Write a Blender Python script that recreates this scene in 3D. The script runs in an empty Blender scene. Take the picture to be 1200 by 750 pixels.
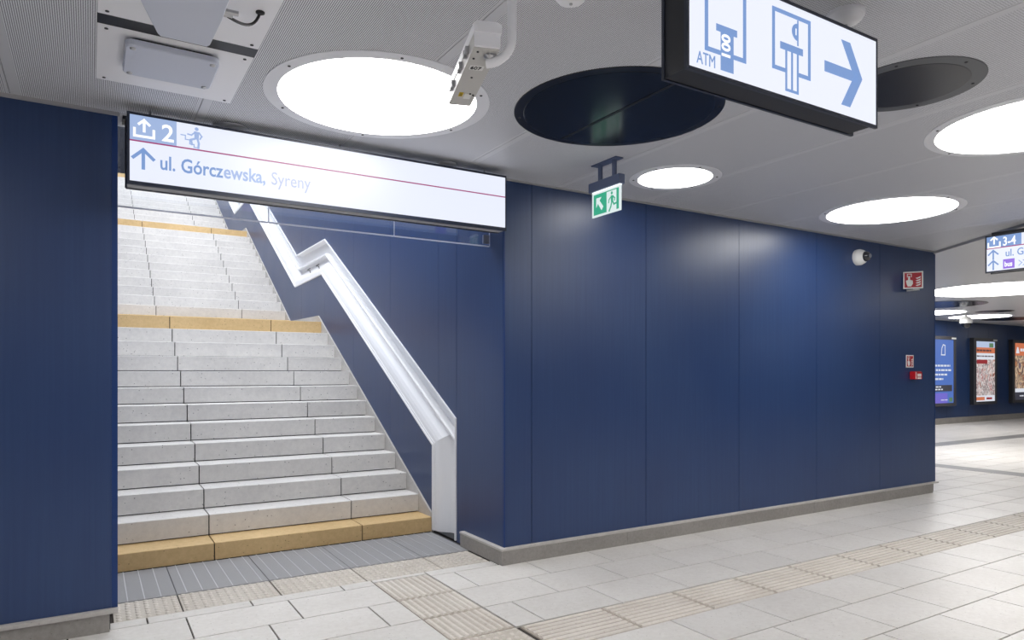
import bpy, math, random
from mathutils import Vector, Matrix
random.seed(7)
SC = bpy.context.scene
COL = SC.collection

# ------------------------------------------------------------------ camera
TH = 0.548525            # the hall's depth axis (Y) lies this far left of the view axis
FPX, HY, EYE = 809.73, 435.86, 1.5
cam_d = bpy.data.cameras.new('camera')
cam = bpy.data.objects.new('camera', cam_d)
COL.objects.link(cam)
cam.location = (0, 0, EYE)
cam.rotation_euler = (math.pi / 2, 0, -TH)
cam_d.sensor_width = 36.0
cam_d.lens = 36.0 * FPX / 1200.0
cam_d.shift_y = (HY - 375.0) / 1200.0
cam_d.clip_start = 0.05
cam_d.clip_end = 200
SC.camera = cam

# ------------------------------------------------------------------ sky, exposure
W = bpy.data.worlds.new('world')
SC.world = W
W.use_nodes = True
bg = W.node_tree.nodes['Background']
bg.inputs[0].default_value = (0.93, 0.96, 1.0, 1)
bg.inputs[1].default_value = 3.9
SC.view_settings.view_transform = 'Standard'
SC.view_settings.look = 'None'
SC.view_settings.gamma = 1.0
SC.view_settings.use_curve_mapping = False
SC.view_settings.exposure = 0.0
LAMP = 11.4               # strength of the round ceiling lights

# ------------------------------------------------------------------ survey of the place (metres)
XS = 2.761      # face of the stairwell's right wall
XL = 0.139      # face of the stairwell's left wall
WF = 4.64       # face of the blue front wall
ZC = 3.01       # ceiling
XE = 9.07       # far end of the front wall
YFAR = 10.5     # wall with the posters
AX = (math.sin(TH), math.cos(TH))
RT = (math.cos(TH), -math.sin(TH))


def ray(u, v):
    a = (u - 600.0) / FPX
    return (AX[0] + a * RT[0], AX[1] + a * RT[1], (HY - v) / FPX)


def onY(u, v, y):
    d = ray(u, v); t = y / d[1]
    return (d[0] * t, y, EYE + d[2] * t)


def onX(u, v, x):
    d = ray(u, v); t = x / d[0]
    return (x, d[1] * t, EYE + d[2] * t)


def onZ(u, v, z):
    d = ray(u, v); t = (z - EYE) / d[2]
    return (d[0] * t, d[1] * t, z)


# ------------------------------------------------------------------ materials
def srgb(r, g, b):
    f = lambda c: (c / 255 / 12.92) if c / 255 <= 0.04045 else ((c / 255 + 0.055) / 1.055) ** 2.4
    return (f(r), f(g), f(b), 1)


def mat(name, col, rough=0.5, metal=0.0, spec=0.5, coat=0.0, emit=None, estr=0.0):
    m = bpy.data.materials.new(name)
    m.use_nodes = True
    p = m.node_tree.nodes['Principled BSDF']
    p.inputs['Base Color'].default_value = col
    p.inputs['Roughness'].default_value = rough
    p.inputs['Metallic'].default_value = metal
    p.inputs['Specular IOR Level'].default_value = spec
    p.inputs['Coat Weight'].default_value = coat
    p.inputs['Coat Roughness'].default_value = 0.2
    if emit:
        p.inputs['Emission Color'].default_value = emit
        p.inputs['Emission Strength'].default_value = estr
    return m


def nodes(m):
    return m.node_tree.nodes, m.node_tree.links, m.node_tree.nodes['Principled BSDF']


def speckled(name, col, dark, fleck, scale=1.0, rough=0.6, var=0.08, bump=0.15, grime=None, spec=0.35):
    """cast stone: soft cloudiness, fine flecks, a little variation from piece to piece"""
    m = mat(name, col, rough, spec=spec)
    N, L, P = nodes(m)
    geo = N.new('ShaderNodeNewGeometry')
    n1 = N.new('ShaderNodeTexNoise'); n1.inputs['Scale'].default_value = 2.2 * scale; n1.inputs['Detail'].default_value = 6
    n2 = N.new('ShaderNodeTexNoise'); n2.inputs['Scale'].default_value = 160 * scale; n2.inputs['Detail'].default_value = 2
    vo = N.new('ShaderNodeTexVoronoi'); vo.inputs['Scale'].default_value = 34 * scale
    for t in (n1, n2, vo):
        L.new(geo.outputs['Position'], t.inputs['Vector'])
    mix = N.new('ShaderNodeMix'); mix.data_type = 'RGBA'
    mix.inputs[6].default_value = dark; mix.inputs[7].default_value = col
    rmp = N.new('ShaderNodeMapRange'); rmp.inputs[1].default_value = 0.38; rmp.inputs[2].default_value = 0.60
    n3 = N.new('ShaderNodeTexNoise'); n3.inputs['Scale'].default_value = 26 * scale; n3.inputs['Detail'].default_value = 5; n3.inputs['Roughness'].default_value = 0.7
    L.new(geo.outputs['Position'], n3.inputs['Vector'])
    mm = N.new('ShaderNodeMath'); mm.operation = 'MULTIPLY_ADD'; mm.inputs[1].default_value = 0.55
    m4 = N.new('ShaderNodeMath'); m4.operation = 'MULTIPLY'; m4.inputs[1].default_value = 0.45
    L.new(n1.outputs['Fac'], m4.inputs[0]); L.new(n3.outputs['Fac'], mm.inputs[0]); L.new(m4.outputs[0], mm.inputs[2])
    L.new(mm.outputs[0], rmp.inputs[0]); L.new(rmp.outputs[0], mix.inputs[0])
    fl = N.new('ShaderNodeMapRange'); fl.inputs[1].default_value = 0.08; fl.inputs[2].default_value = 0.17
    fl.inputs[3].default_value = 1; fl.inputs[4].default_value = 0
    L.new(vo.outputs['Distance'], fl.inputs[0])
    sel = N.new('ShaderNodeMath'); sel.operation = 'GREATER_THAN'; sel.inputs[1].default_value = 0.62
    sep = N.new('ShaderNodeSeparateColor'); L.new(vo.outputs['Color'], sep.inputs[0]); L.new(sep.outputs[0], sel.inputs[0])
    mu = N.new('ShaderNodeMath'); mu.operation = 'MULTIPLY'; L.new(fl.outputs[0], mu.inputs[0]); L.new(sel.outputs[0], mu.inputs[1])
    mix2 = N.new('ShaderNodeMix'); mix2.data_type = 'RGBA'; mix2.inputs[7].default_value = fleck
    L.new(mu.outputs[0], mix2.inputs[0]); L.new(mix.outputs[2], mix2.inputs[6])
    # piece to piece
    hsv = N.new('ShaderNodeHueSaturation')
    vr = N.new('ShaderNodeMapRange'); vr.inputs[3].default_value = 1 - var; vr.inputs[4].default_value = 1 + var
    oi = N.new('ShaderNodeObjectInfo')
    ad = N.new('ShaderNodeMath'); ad.operation = 'ADD'
    fr = N.new('ShaderNodeMath'); fr.operation = 'FRACT'
    L.new(oi.outputs['Random'], ad.inputs[0]); L.new(geo.outputs['Random Per Island'], ad.inputs[1])
    L.new(ad.outputs[0], fr.inputs[0]); L.new(fr.outputs[0], vr.inputs[0]); L.new(vr.outputs[0], hsv.inputs['Value'])
    L.new(mix2.outputs[2], hsv.inputs['Color'])
    L.new(hsv.outputs[0], P.inputs['Base Color'])
    b = N.new('ShaderNodeBump'); b.inputs['Strength'].default_value = bump; b.inputs['Distance'].default_value = 0.002
    L.new(n2.outputs['Fac'], b.inputs['Height']); L.new(b.outputs[0], P.inputs['Normal'])
    return m


def enamel(name, col, col2, rough):
    """blue enamelled steel sheet: fine vertical brushing and faint unevenness"""
    m = mat(name, col, rough, spec=0.7)
    N, L, P = nodes(m)
    geo = N.new('ShaderNodeNewGeometry')
    mp = N.new('ShaderNodeMapping'); mp.inputs['Scale'].default_value = (55, 55, 1.2)
    L.new(geo.outputs['Position'], mp.inputs[0])
    n = N.new('ShaderNodeTexNoise'); n.inputs['Scale'].default_value = 1.0; n.inputs['Detail'].default_value = 4
    L.new(mp.outputs[0], n.inputs['Vector'])
    n2 = N.new('ShaderNodeTexNoise'); n2.inputs['Scale'].default_value = 1.1; n2.inputs['Detail'].default_value = 5
    L.new(geo.outputs['Position'], n2.inputs['Vector'])
    mx = N.new('ShaderNodeMix'); mx.data_type = 'RGBA'; mx.inputs[6].default_value = col; mx.inputs[7].default_value = col2
    av = N.new('ShaderNodeMath'); av.operation = 'MULTIPLY'
    L.new(n.outputs['Fac'], av.inputs[0]); L.new(n2.outputs['Fac'], av.inputs[1])
    mr = N.new('ShaderNodeMapRange'); mr.inputs[1].default_value = 0.15; mr.inputs[2].default_value = 0.4
    L.new(av.outputs[0], mr.inputs[0]); L.new(mr.outputs[0], mx.inputs[0])
    L.new(mx.outputs[2], P.inputs['Base Color'])
    rr = N.new('ShaderNodeMapRange'); rr.inputs[3].default_value = rough - 0.06; rr.inputs[4].default_value = rough + 0.08
    L.new(n2.outputs['Fac'], rr.inputs[0]); L.new(rr.outputs[0], P.inputs['Roughness'])
    b = N.new('ShaderNodeBump'); b.inputs['Strength'].default_value = 0.05; b.inputs['Distance'].default_value = 0.002
    L.new(n.outputs['Fac'], b.inputs['Height']); L.new(b.outputs[0], P.inputs['Normal'])
    return m


def perforated(name, col, hole, plain, pitch=0.0085, margin=0.05, x0=1.44, w=0.905):
    """grey sheet steel, rows of fine holes, a plain margin along both long edges of each panel"""
    m = mat(name, col, 0.45, spec=0.4)
    N, L, P = nodes(m)
    geo = N.new('ShaderNodeNewGeometry')
    sp = N.new('ShaderNodeSeparateXYZ'); L.new(geo.outputs['Position'], sp.inputs[0])

    def M(op, a, b=None):
        k = N.new('ShaderNodeMath'); k.operation = op
        for i, q in enumerate((a, b)):
            if q is None: continue
            if isinstance(q, (int, float)): k.inputs[i].default_value = q
            else: L.new(q, k.inputs[i])
        return k.outputs[0]
    sx = M('SINE', M('MULTIPLY', sp.outputs[0], 2 * math.pi / pitch))
    sy = M('SINE', M('MULTIPLY', sp.outputs[1], 2 * math.pi / (pitch * 1.3)))
    dot = M('GREATER_THAN', M('ADD', sx, M('MULTIPLY', sy, 0.6)), 0.12)
    pos = M('FLOORED_MODULO', M('SUBTRACT', sp.outputs[0], x0), w)
    inn = M('MULTIPLY', M('GREATER_THAN', pos, margin), M('LESS_THAN', pos, w - margin * 0.3))
    f = M('MULTIPLY', dot, inn)
    mx = N.new('ShaderNodeMix'); mx.data_type = 'RGBA'; mx.inputs[6].default_value = col; mx.inputs[7].default_value = hole
    L.new(f, mx.inputs[0])
    m2 = N.new('ShaderNodeMix'); m2.data_type = 'RGBA'; m2.inputs[6].default_value = plain
    L.new(inn, m2.inputs[0]); L.new(mx.outputs[2], m2.inputs[7]); L.new(m2.outputs[2], P.inputs['Base Color'])
    return m


MT = {}
MT['blue'] = enamel('blue_enamel', srgb(27, 53, 98), srgb(34, 61, 105), 0.34)
MT['blue_edge'] = mat('blue_edge_trim', srgb(10, 50, 108), 0.35)
MT['backing'] = mat('wall_backing', srgb(30, 32, 40), 0.9)
MT['concrete'] = speckled('plain_concrete', srgb(150, 150, 150), srgb(140, 140, 140), srgb(110, 110, 110))
MT['tile'] = speckled('floor_tile_stone', srgb(213, 210, 206), srgb(200, 196, 191), srgb(168, 163, 158), 1.0, 0.38, 0.045, 0.1)
MT['tile_rib'] = speckled('tactile_tile_stone', srgb(210, 204, 196), srgb(196, 188, 179), srgb(150, 140, 126), 1.4, 0.5, 0.05, 0.2)
MT['tile_groove'] = speckled('dark_groove_stone', srgb(188, 181, 171), srgb(166, 156, 144), srgb(126, 114, 100), 1.4, 0.7, 0.05, 0.2)  # base of the ribbed tiles, darker than their ribs
MT['tile_stud_base'] = speckled('studded_tile_stone', srgb(198, 191, 181), srgb(182, 174, 163), srgb(140, 128, 114), 1.4, 0.6, 0.05, 0.2)
MT['band'] = speckled('dark_floor_band', srgb(128, 128, 128), srgb(118, 118, 118), srgb(90, 90, 90), 1.0, 0.4, 0.03)
MT['joint'] = mat('floor_joint_mortar', srgb(66, 60, 56), 0.9)
MT['step'] = speckled('step_concrete', srgb(222, 219, 215), srgb(207, 204, 201), srgb(125, 123, 122), 0.8, 0.7, 0.03, 0.25)
MT['ochre'] = speckled('ochre_step_stone', srgb(214, 184, 136), srgb(198, 168, 120), srgb(150, 122, 82), 0.9, 0.7, 0.03, 0.25)
MT['core'] = mat('stair_core_concrete', srgb(44, 42, 42), 0.95)
MT['plinth'] = speckled('plinth_stone', srgb(150, 146, 142), srgb(134, 130, 126), srgb(110, 106, 102), 1.5, 0.6, 0.04)
MT['stringer'] = speckled('stringer_stone', srgb(190, 186, 182), srgb(176, 172, 168), srgb(150, 146, 142), 1.0, 0.7, 0.02)
MT['perf'] = perforated('perforated_ceiling_sheet', srgb(236, 237, 242), srgb(134, 136, 144), srgb(208, 209, 214))
MT['ceil_plain'] = mat('smooth_ceiling_sheet', srgb(206, 207, 210), 0.35)
MT['trim_grey'] = mat('grey_ceiling_trim', srgb(168, 168, 170), 0.5)
MT['white'] = mat('white_powder_coat', srgb(246, 246, 250), 0.4)
MT['rail_white'] = mat('white_lacquered_steel', srgb(236, 237, 240), 0.32)
MT['ring'] = mat('light_ring_enamel', srgb(232, 233, 238), 0.4)
MT['black_gloss'] = mat('black_gloss_panel', srgb(20, 24, 30), 0.2, spec=0.3)
MT['black_ring'] = mat('black_ring_enamel', srgb(20, 22, 27), 0.3)
MT['grey_ring'] = mat('grey_ring_enamel', srgb(86, 88, 92), 0.4)
MT['black'] = mat('black_steel', srgb(26, 28, 34), 0.45)
MT['frame_navy'] = mat('dark_sign_frame', srgb(36, 42, 58), 0.35)
MT['exit_housing'] = mat('blue_grey_housing', srgb(88, 100, 130), 0.4)
MT['screw'] = mat('screw_steel', srgb(70, 70, 74), 0.4, 0.8)
MT['dev'] = mat('device_plastic', srgb(206, 211, 226), 0.45)
MT['steel'] = mat('bare_steel', srgb(190, 190, 192), 0.3, 0.9)
MT['cable'] = mat('black_cable', srgb(18, 18, 22), 0.5)
MT['cctv'] = mat('camera_housing_paint', srgb(200, 198, 194), 0.45)
MT['grate'] = mat('grate_metal', srgb(166, 166, 168), 0.55, 0.0)
MT['grate_line'] = mat('grate_cross_bar', srgb(186, 187, 190), 0.45, 0.0)
MT['pit'] = mat('grate_pit', srgb(92, 92, 95), 0.9)
MT['red'] = mat('signal_red', srgb(190, 22, 34), 0.4)
MT['dark_red'] = mat('red_sign_face', srgb(176, 28, 44), 0.5)
MT['sign_white'] = mat('sign_white', srgb(232, 232, 230), 0.5)
MT['yellow'] = mat('yellow_sticker', srgb(228, 196, 20), 0.5)
MT['ink'] = mat('black_ink', srgb(30, 30, 34), 0.6)
MT['poster_frame'] = mat('poster_frame_metal', srgb(70, 70, 74), 0.45)


def glow(name, col, s):
    return mat(name, (0.02, 0.02, 0.02, 1), 0.4, emit=col, estr=s)


MT['lamp'] = glow('lamp_diffuser', (1.0, 0.985, 0.965, 1), LAMP)
MT['sign_lit'] = glow('backlit_sign_face', srgb(234, 239, 254), 1.0)
MT['sign_lit2'] = glow('backlit_atm_face', srgb(238, 242, 254), 1.0)
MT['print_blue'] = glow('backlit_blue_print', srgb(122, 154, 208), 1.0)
MT['print_band'] = glow('backlit_blue_band', srgb(160, 182, 222), 1.0)
MT['print_pale'] = glow('backlit_pale_print', srgb(158, 180, 224), 1.0)  # pictograms too; on lettering it stands for partial backlight wash-out
MT['print_washed'] = glow('backlight_washed_print', srgb(178, 188, 222), 1.0)  # backlight wash-out of the lettering put into a paler colour
MT['print_line'] = glow('backlit_maroon_line', srgb(168, 60, 120), 0.9)
MT['print_purple'] = glow('backlit_purple_print', srgb(140, 100, 220), 1.0)
MT['print_white'] = glow('backlit_white_print', srgb(246, 248, 255), 1.15)
MT['exit_green'] = glow('exit_green_print', srgb(52, 178, 140), 0.85)
MT['exit_white'] = glow('exit_white_print', srgb(226, 240, 240), 0.95)
MT['exit_strip'] = glow('exit_light_strip', srgb(240, 246, 250), 1.3)

g = bpy.data.materials.new('clear_glass'); g.use_nodes = True
N, L, P = nodes(g)
P.inputs['Base Color'].default_value = (0.96, 0.98, 1, 1); P.inputs['Roughness'].default_value = 0.0
P.inputs['Transmission Weight'].default_value = 1.0; P.inputs['IOR'].default_value = 1.45
MT['glass'] = g
MT['glass_edge'] = mat('polished_glass_edge', srgb(228, 232, 246), 0.3)
MT['dome'] = mat('smoked_dome', srgb(24, 26, 34), 0.08, coat=0.6)


def picture(name, cols, scale, estr):
    m = glow(name, (1, 1, 1, 1), estr)
    N, L, P = nodes(m)
    geo = N.new('ShaderNodeNewGeometry')
    mp = N.new('ShaderNodeMapping'); mp.inputs['Scale'].default_value = (scale, scale, scale * 0.55)
    L.new(geo.outputs['Position'], mp.inputs[0])
    n = N.new('ShaderNodeTexNoise'); n.inputs['Scale'].default_value = 1.0; n.inputs['Detail'].default_value = 3; n.inputs['Distortion'].default_value = 0.8
    L.new(mp.outputs[0], n.inputs['Vector'])
    cr = N.new('ShaderNodeValToRGB'); cr.color_ramp.interpolation = 'LINEAR'
    while len(cr.color_ramp.elements) < len(cols): cr.color_ramp.elements.new(0.5)
    for i, c in enumerate(cols):
        e = cr.color_ramp.elements[i]; e.position = 0.28 + 0.44 * i / (len(cols) - 1); e.color = c
    L.new(n.outputs['Fac'], cr.inputs[0]); L.new(cr.outputs[0], P.inputs['Emission Color'])
    return m


MT['crowd'] = picture('poster_crowd_print', [srgb(50, 44, 52), srgb(200, 120, 90), srgb(245, 238, 236), srgb(110, 80, 84), srgb(250, 246, 244), srgb(160, 40, 44), srgb(240, 236, 236)], 7, 0.8)
MT['crowd2'] = picture('poster_street_print', [srgb(36, 44, 80), srgb(200, 140, 100), srgb(70, 64, 76), srgb(240, 205, 165), srgb(50, 60, 100), srgb(220, 170, 130)], 5.5, 0.8)
MT['p_blue'] = glow('poster_blue', srgb(80, 118, 200), 0.85)
MT['p_violet'] = glow('poster_violet', srgb(120, 110, 215), 0.85)
MT['p_white'] = glow('poster_white', srgb(226, 230, 240), 0.9)
MT['p_dark'] = glow('poster_dark_band', srgb(62, 62, 74), 0.8)
MT['p_orange'] = glow('poster_orange', srgb(214, 122, 84), 0.85)
MT['p_red'] = glow('poster_red', srgb(160, 44, 52), 0.8)
MT['p_sky'] = glow('poster_sky', srgb(190, 206, 236), 0.85)
MT['p_green'] = glow('poster_green', srgb(96, 136, 96), 0.8)
MT['p_ink'] = glow('poster_ink', srgb(90, 60, 66), 0.7)

# ------------------------------------------------------------------ mesh helpers
ORG = {}


class MB:
    def __init__(s):
        s.v = []; s.f = []; s.smooth = []; s.mi = []; s.cur = 0

    def add(s, vs, fs, smooth=False):
        b = len(s.v); s.v += [tuple(q) for q in vs]
        for f in fs:
            s.f.append([b + i for i in f]); s.smooth.append(smooth); s.mi.append(s.cur)
        return s

    def box(s, x0, x1, y0, y1, z0, z1):
        vs = [(x0, y0, z0), (x1, y0, z0), (x1, y1, z0), (x0, y1, z0), (x0, y0, z1), (x1, y0, z1), (x1, y1, z1), (x0, y1, z1)]
        return s.add(vs, [(0, 3, 2, 1), (4, 5, 6, 7), (0, 1, 5, 4), (1, 2, 6, 5), (2, 3, 7, 6), (3, 0, 4, 7)])

    def bbox(s, x0, x1, y0, y1, z0, z1, c):
        """box with chamfered edges all round (in the XZ outline and the top and bottom faces)"""
        vs = []
        for (z, i) in ((z0, c), (z0 + c, 0), (z1 - c, 0), (z1, c)):
            k = c if i else 0
            X0, X1, Y0, Y1 = x0 + k, x1 - k, y0 + k, y1 - k
            vs += [(X0 + c, Y0, z), (X1 - c, Y0, z), (X1, Y0 + c, z), (X1, Y1 - c, z), (X1 - c, Y1, z), (X0 + c, Y1, z), (X0, Y1 - c, z), (X0, Y0 + c, z)]
        fs = [tuple(range(7, -1, -1)), tuple(range(24, 32))]
        for r in range(3):
            for i in range(8):
                j = (i + 1) % 8
                fs.append((r * 8 + i, r * 8 + j, r * 8 + 8 + j, r * 8 + 8 + i))
        return s.add(vs, fs)

    def prism(s, pts, d):
        """planar polygon (3-D points) thickened by vector d"""
        n = len(pts); d = Vector(d)
        vs = [Vector(p) for p in pts] + [Vector(p) + d for p in pts]
        fs = [tuple(range(n - 1, -1, -1)), tuple(range(n, 2 * n))] + [(i, (i + 1) % n, n + (i + 1) % n, n + i) for i in range(n)]
        return s.add(vs, fs)

    def lathe(s, c, axis, prof, n=32, smooth=True, caps=True):
        """prof: list of (radius, height along axis)"""
        c = Vector(c); a = Vector(axis).normalized()
        t = Vector((1, 0, 0)) if abs(a.x) < 0.9 else Vector((0, 1, 0))
        e1 = a.cross(t).normalized(); e2 = a.cross(e1)
        vs = []
        for r, h in prof:
            for i in range(n):
                q = 2 * math.pi * i / n
                vs.append(c + a * h + (e1 * math.cos(q) + e2 * math.sin(q)) * r)
        fs = []
        for k in range(len(prof) - 1):
            for i in range(n):
                j = (i + 1) % n
                fs.append((k * n + i, k * n + j, k * n + n + j, k * n + n + i))
        s.add(vs, fs, smooth)
        if caps:
            if prof[0][0] > 1e-5: s.add(vs[:n], [tuple(range(n - 1, -1, -1))])
            if prof[-1][0] > 1e-5: s.add(vs[-n:], [tuple(range(n))])
        return s

    def tube(s, pts, r, n=10, smooth=True):
        P3 = [Vector(p) for p in pts]
        vs = []; e = None
        for i, p in enumerate(P3):
            d = (P3[min(i + 1, len(P3) - 1)] - P3[max(i - 1, 0)]).normalized()
            if e is None:
                t = Vector((0, 0, 1)) if abs(d.z) < 0.9 else Vector((1, 0, 0))
                e = d.cross(t).normalized()
            e = (e - d * e.dot(d)).normalized(); b = d.cross(e)
            for k in range(n):
                q = 2 * math.pi * k / n
                vs.append(p + (e * math.cos(q) + b * math.sin(q)) * r)
        fs = []
        for k in range(len(P3) - 1):
            for i in range(n):
                j = (i + 1) % n
                fs.append((k * n + i, k * n + j, k * n + n + j, k * n + n + i))
        s.add(vs, fs, smooth)
        s.add(vs[:n], [tuple(range(n - 1, -1, -1))]); s.add(vs[-n:], [tuple(range(n))])
        return s

    def mesh(s, name, m, org=(0, 0, 0)):
        o = Vector(org)
        me = bpy.data.meshes.new(name)
        me.from_pydata([Vector(q) - o for q in s.v], [], s.f)
        me.polygons.foreach_set('use_smooth', s.smooth)
        for q in (m if isinstance(m, tuple) else (m,)):
            me.materials.append(MT[q])
        me.polygons.foreach_set('material_index', s.mi)
        import bmesh
        bm = bmesh.new(); bm.from_mesh(me); bmesh.ops.recalc_face_normals(bm, faces=bm.faces); bm.to_mesh(me); bm.free()
        return me

    def build(s, name, m, parent=None, origin=None):
        if parent is not None: org = ORG[parent]
        elif origin is not None: org = origin
        else:
            xs, ys, zs = zip(*s.v)
            org = ((min(xs) + max(xs)) / 2, (min(ys) + max(ys)) / 2, min(zs))
        ob = bpy.data.objects.new(name, s.mesh(name, m, org))
        COL.objects.link(ob)
        if parent is not None: ob.parent = parent
        else: ob.location = org
        ORG[ob] = Vector(org)
        return ob


def tag(o, label, cat=None, group=None, kind=None):
    o['label'] = label
    if cat: o['category'] = cat
    if group: o['group'] = group
    if kind: o['kind'] = kind
    return o


def thing(name, label, cat, loc, group=None, kind=None):
    o = bpy.data.objects.new(name, None); COL.objects.link(o)
    o.empty_display_size = 0.1
    o.location = loc; ORG[o] = Vector(loc)
    return tag(o, label, cat, group, kind)


def box(name, m, parent, *a):
    return MB().box(*a).build(name, m, parent)


def text(name, s, size, m, parent, R, U, origin, bold=0.0, thick=0.0015, align='LEFT', xs=1.0):
    """flat lettering: R reading direction, U up, origin = baseline start"""
    c = bpy.data.curves.new('t', 'FONT'); c.body = s; c.size = size; c.offset = bold; c.extrude = thick / 2; c.align_x = align
    c.resolution_u = 3
    t = bpy.data.objects.new('t', c); COL.objects.link(t)
    me = bpy.data.meshes.new_from_object(t)
    bpy.data.objects.remove(t); bpy.data.curves.remove(c)
    R = Vector(R); U = Vector(U); Nn = R.cross(U)
    o = Vector(origin) - ORG[parent]
    for v in me.vertices:
        x, y, z = v.co
        v.co = o + R * (x * xs) + U * y + Nn * z
    me.name = name; me.materials.clear(); me.materials.append(MT[m])
    ob = bpy.data.objects.new(name, me); COL.objects.link(ob); ob.parent = parent; ORG[ob] = ORG[parent]
    return ob


class Plane2:
    """a drawing plane for flat print"""
    def __init__(s, O, R, U, t=0.0015):
        s.O, s.R, s.U = Vector(O), Vector(R), Vector(U); s.N = s.R.cross(s.U); s.t = t; s.mb = MB()

    def p(s, x, y): return s.O + s.R * x + s.U * y
    def poly(s, pts): s.mb.prism([s.p(*q) for q in pts], s.N * s.t); return s
    def rect(s, x0, x1, y0, y1): return s.poly([(x0, y0), (x1, y0), (x1, y1), (x0, y1)])

    def stroke(s, pts, w):
        for (a, b) in zip(pts[:-1], pts[1:]):
            dx, dy = b[0] - a[0], b[1] - a[1]; l = math.hypot(dx, dy) or 1
            nx, ny = -dy / l * w / 2, dx / l * w / 2
            ex, ey = dx / l * w / 2, dy / l * w / 2
            s.poly([(a[0] + nx - ex, a[1] + ny - ey), (a[0] - nx - ex, a[1] - ny - ey), (b[0] - nx + ex, b[1] - ny + ey), (b[0] + nx + ex, b[1] + ny + ey)])
        return s

    def disc(s, x, y, r, n=14): return s.poly([(x + r * math.cos(2 * math.pi * i / n), y + r * math.sin(2 * math.pi * i / n)) for i in range(n)])
    def build(s, name, m, parent): return s.mb.build(name, m, parent)


# ================================================================== THE SETTING
# ---- floor: bed, tiles one by one
floor = MB().box(-9, 36, -6, 4.66, -0.12, -0.014).box(XL - 0.3, XS + 0.2, 4.66, 6.0, -0.12, -0.014).box(XE - 0.1, 36, 4.66, YFAR + 0.1, -0.12, -0.014).build('floor', 'joint', None, (0, 0, 0))
tag(floor, 'pale stone tile floor of the station passage', 'floor', kind='structure')
GAP = 0.009
tiles = []                          # (x0, x1, y0, y1, kind)
PX = 0.609
RH = 0.395
anch = {0: 0.502, 1: 0.299, 2: 0.523, 3: 0.336, 4: 0.555, 5: 0.385}
TCX0, TCX1 = 1.722, 2.140           # the guiding strip that leads to the stairs


def in_hole(x0, x1, y0, y1):
    if y1 <= 4.66: return False
    if x0 >= XE - 0.62: return False
    return True


for i in range(-16, 27):
    y1 = 4.645 - RH * i; y0 = y1 - RH
    if y0 < -5.9 or y0 > YFAR: continue
    y1 = min(y1, YFAR)
    a = anch.get(i, (0.1 + 0.2 * (i % 3) + 0.02 * i) % PX)
    n0 = int((-6 - a) / PX); n1 = int((30 - a) / PX)
    for n in range(n0, n1):
        x0 = a + n * PX; x1 = x0 + PX
        if i < 0 and x0 < XE - 0.62: continue
        kind = 'plain'
        if i == 3 and x0 > TCX1 - 0.35: kind = 'rib_x'
        if i == -8: kind = 'band'
        segs = [(x0, x1)]
        if 0 <= i <= 3:
            segs = []
            if x0 < TCX0: segs.append((x0, min(x1, TCX0)))
            if x1 > TCX1: segs.append((max(x0, TCX1), x1))
        for (a0, a1) in segs:
            if a1 - a0 > 0.03: tiles.append((a0, a1, y0, y1, kind))
for i in range(3):
    y1 = 4.645 - RH * i
    tiles.append((TCX0, TCX1, y1 - RH, y1 + (0.065 if i == 0 else 0), 'rib_y'))
tiles.append((TCX0, TCX1, 4.645 - 4 * RH, 4.645 - 3 * RH, 'stud'))
# narrow row, and the studded warning row in front of the stairs
for n in range(-1, 5):
    x0 = 0.296 + n * 0.6
    for (a0, a1) in ((x0, x0 + 0.6),):
        a0 = max(a0, XL - 0.05); a1 = min(a1, XS - 0.045)
        if a1 - a0 < 0.02: continue
        if a0 < TCX0 < a1: tiles.append((a0, TCX0, 4.645, 4.768, 'plain')); a0 = None
        elif a0 < TCX1 < a1: tiles.append((TCX1, a1, 4.645, 4.768, 'plain')); a0 = None
        if a0 is not None and not (TCX0 - 0.01 <= a0 < TCX1): tiles.append((a0, a1, 4.645, 4.768, 'plain'))
tiles.append((TCX0, TCX1, 4.712, 4.768, 'plain'))
for n in range(-1, 5):
    x0 = 0.502 + n * 0.6
    a0 = max(x0, XL - 0.02); a1 = min(x0 + 0.6, XS - 0.05)
    if a1 - a0 > 0.05: tiles.append((a0, a1, 4.768, 5.152, 'stud'))


def pix_area(t):
    pts = []
    for (x, y) in ((t[0], t[2]), (t[1], t[2]), (t[1], t[3]), (t[0], t[3])):
        d = x * AX[0] + y * AX[1]
        if d < 0.3: return 0
        r = x * RT[0] + y * RT[1]
        pts.append((600 + FPX * r / d, HY + FPX * EYE / d))
    cx = sum(p[0] for p in pts) / 4; cy = sum(p[1] for p in pts) / 4
    if cx < 60 or cx > 1290 or cy > 790: return 0
    if t[1] > XE - 0.62 and t[2] > WF - 0.2 and cx < 1085: return 0
    return abs(sum(pts[i][0] * pts[(i + 1) % 4][1] - pts[(i + 1) % 4][0] * pts[i][1] for i in range(4))) / 2


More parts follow.
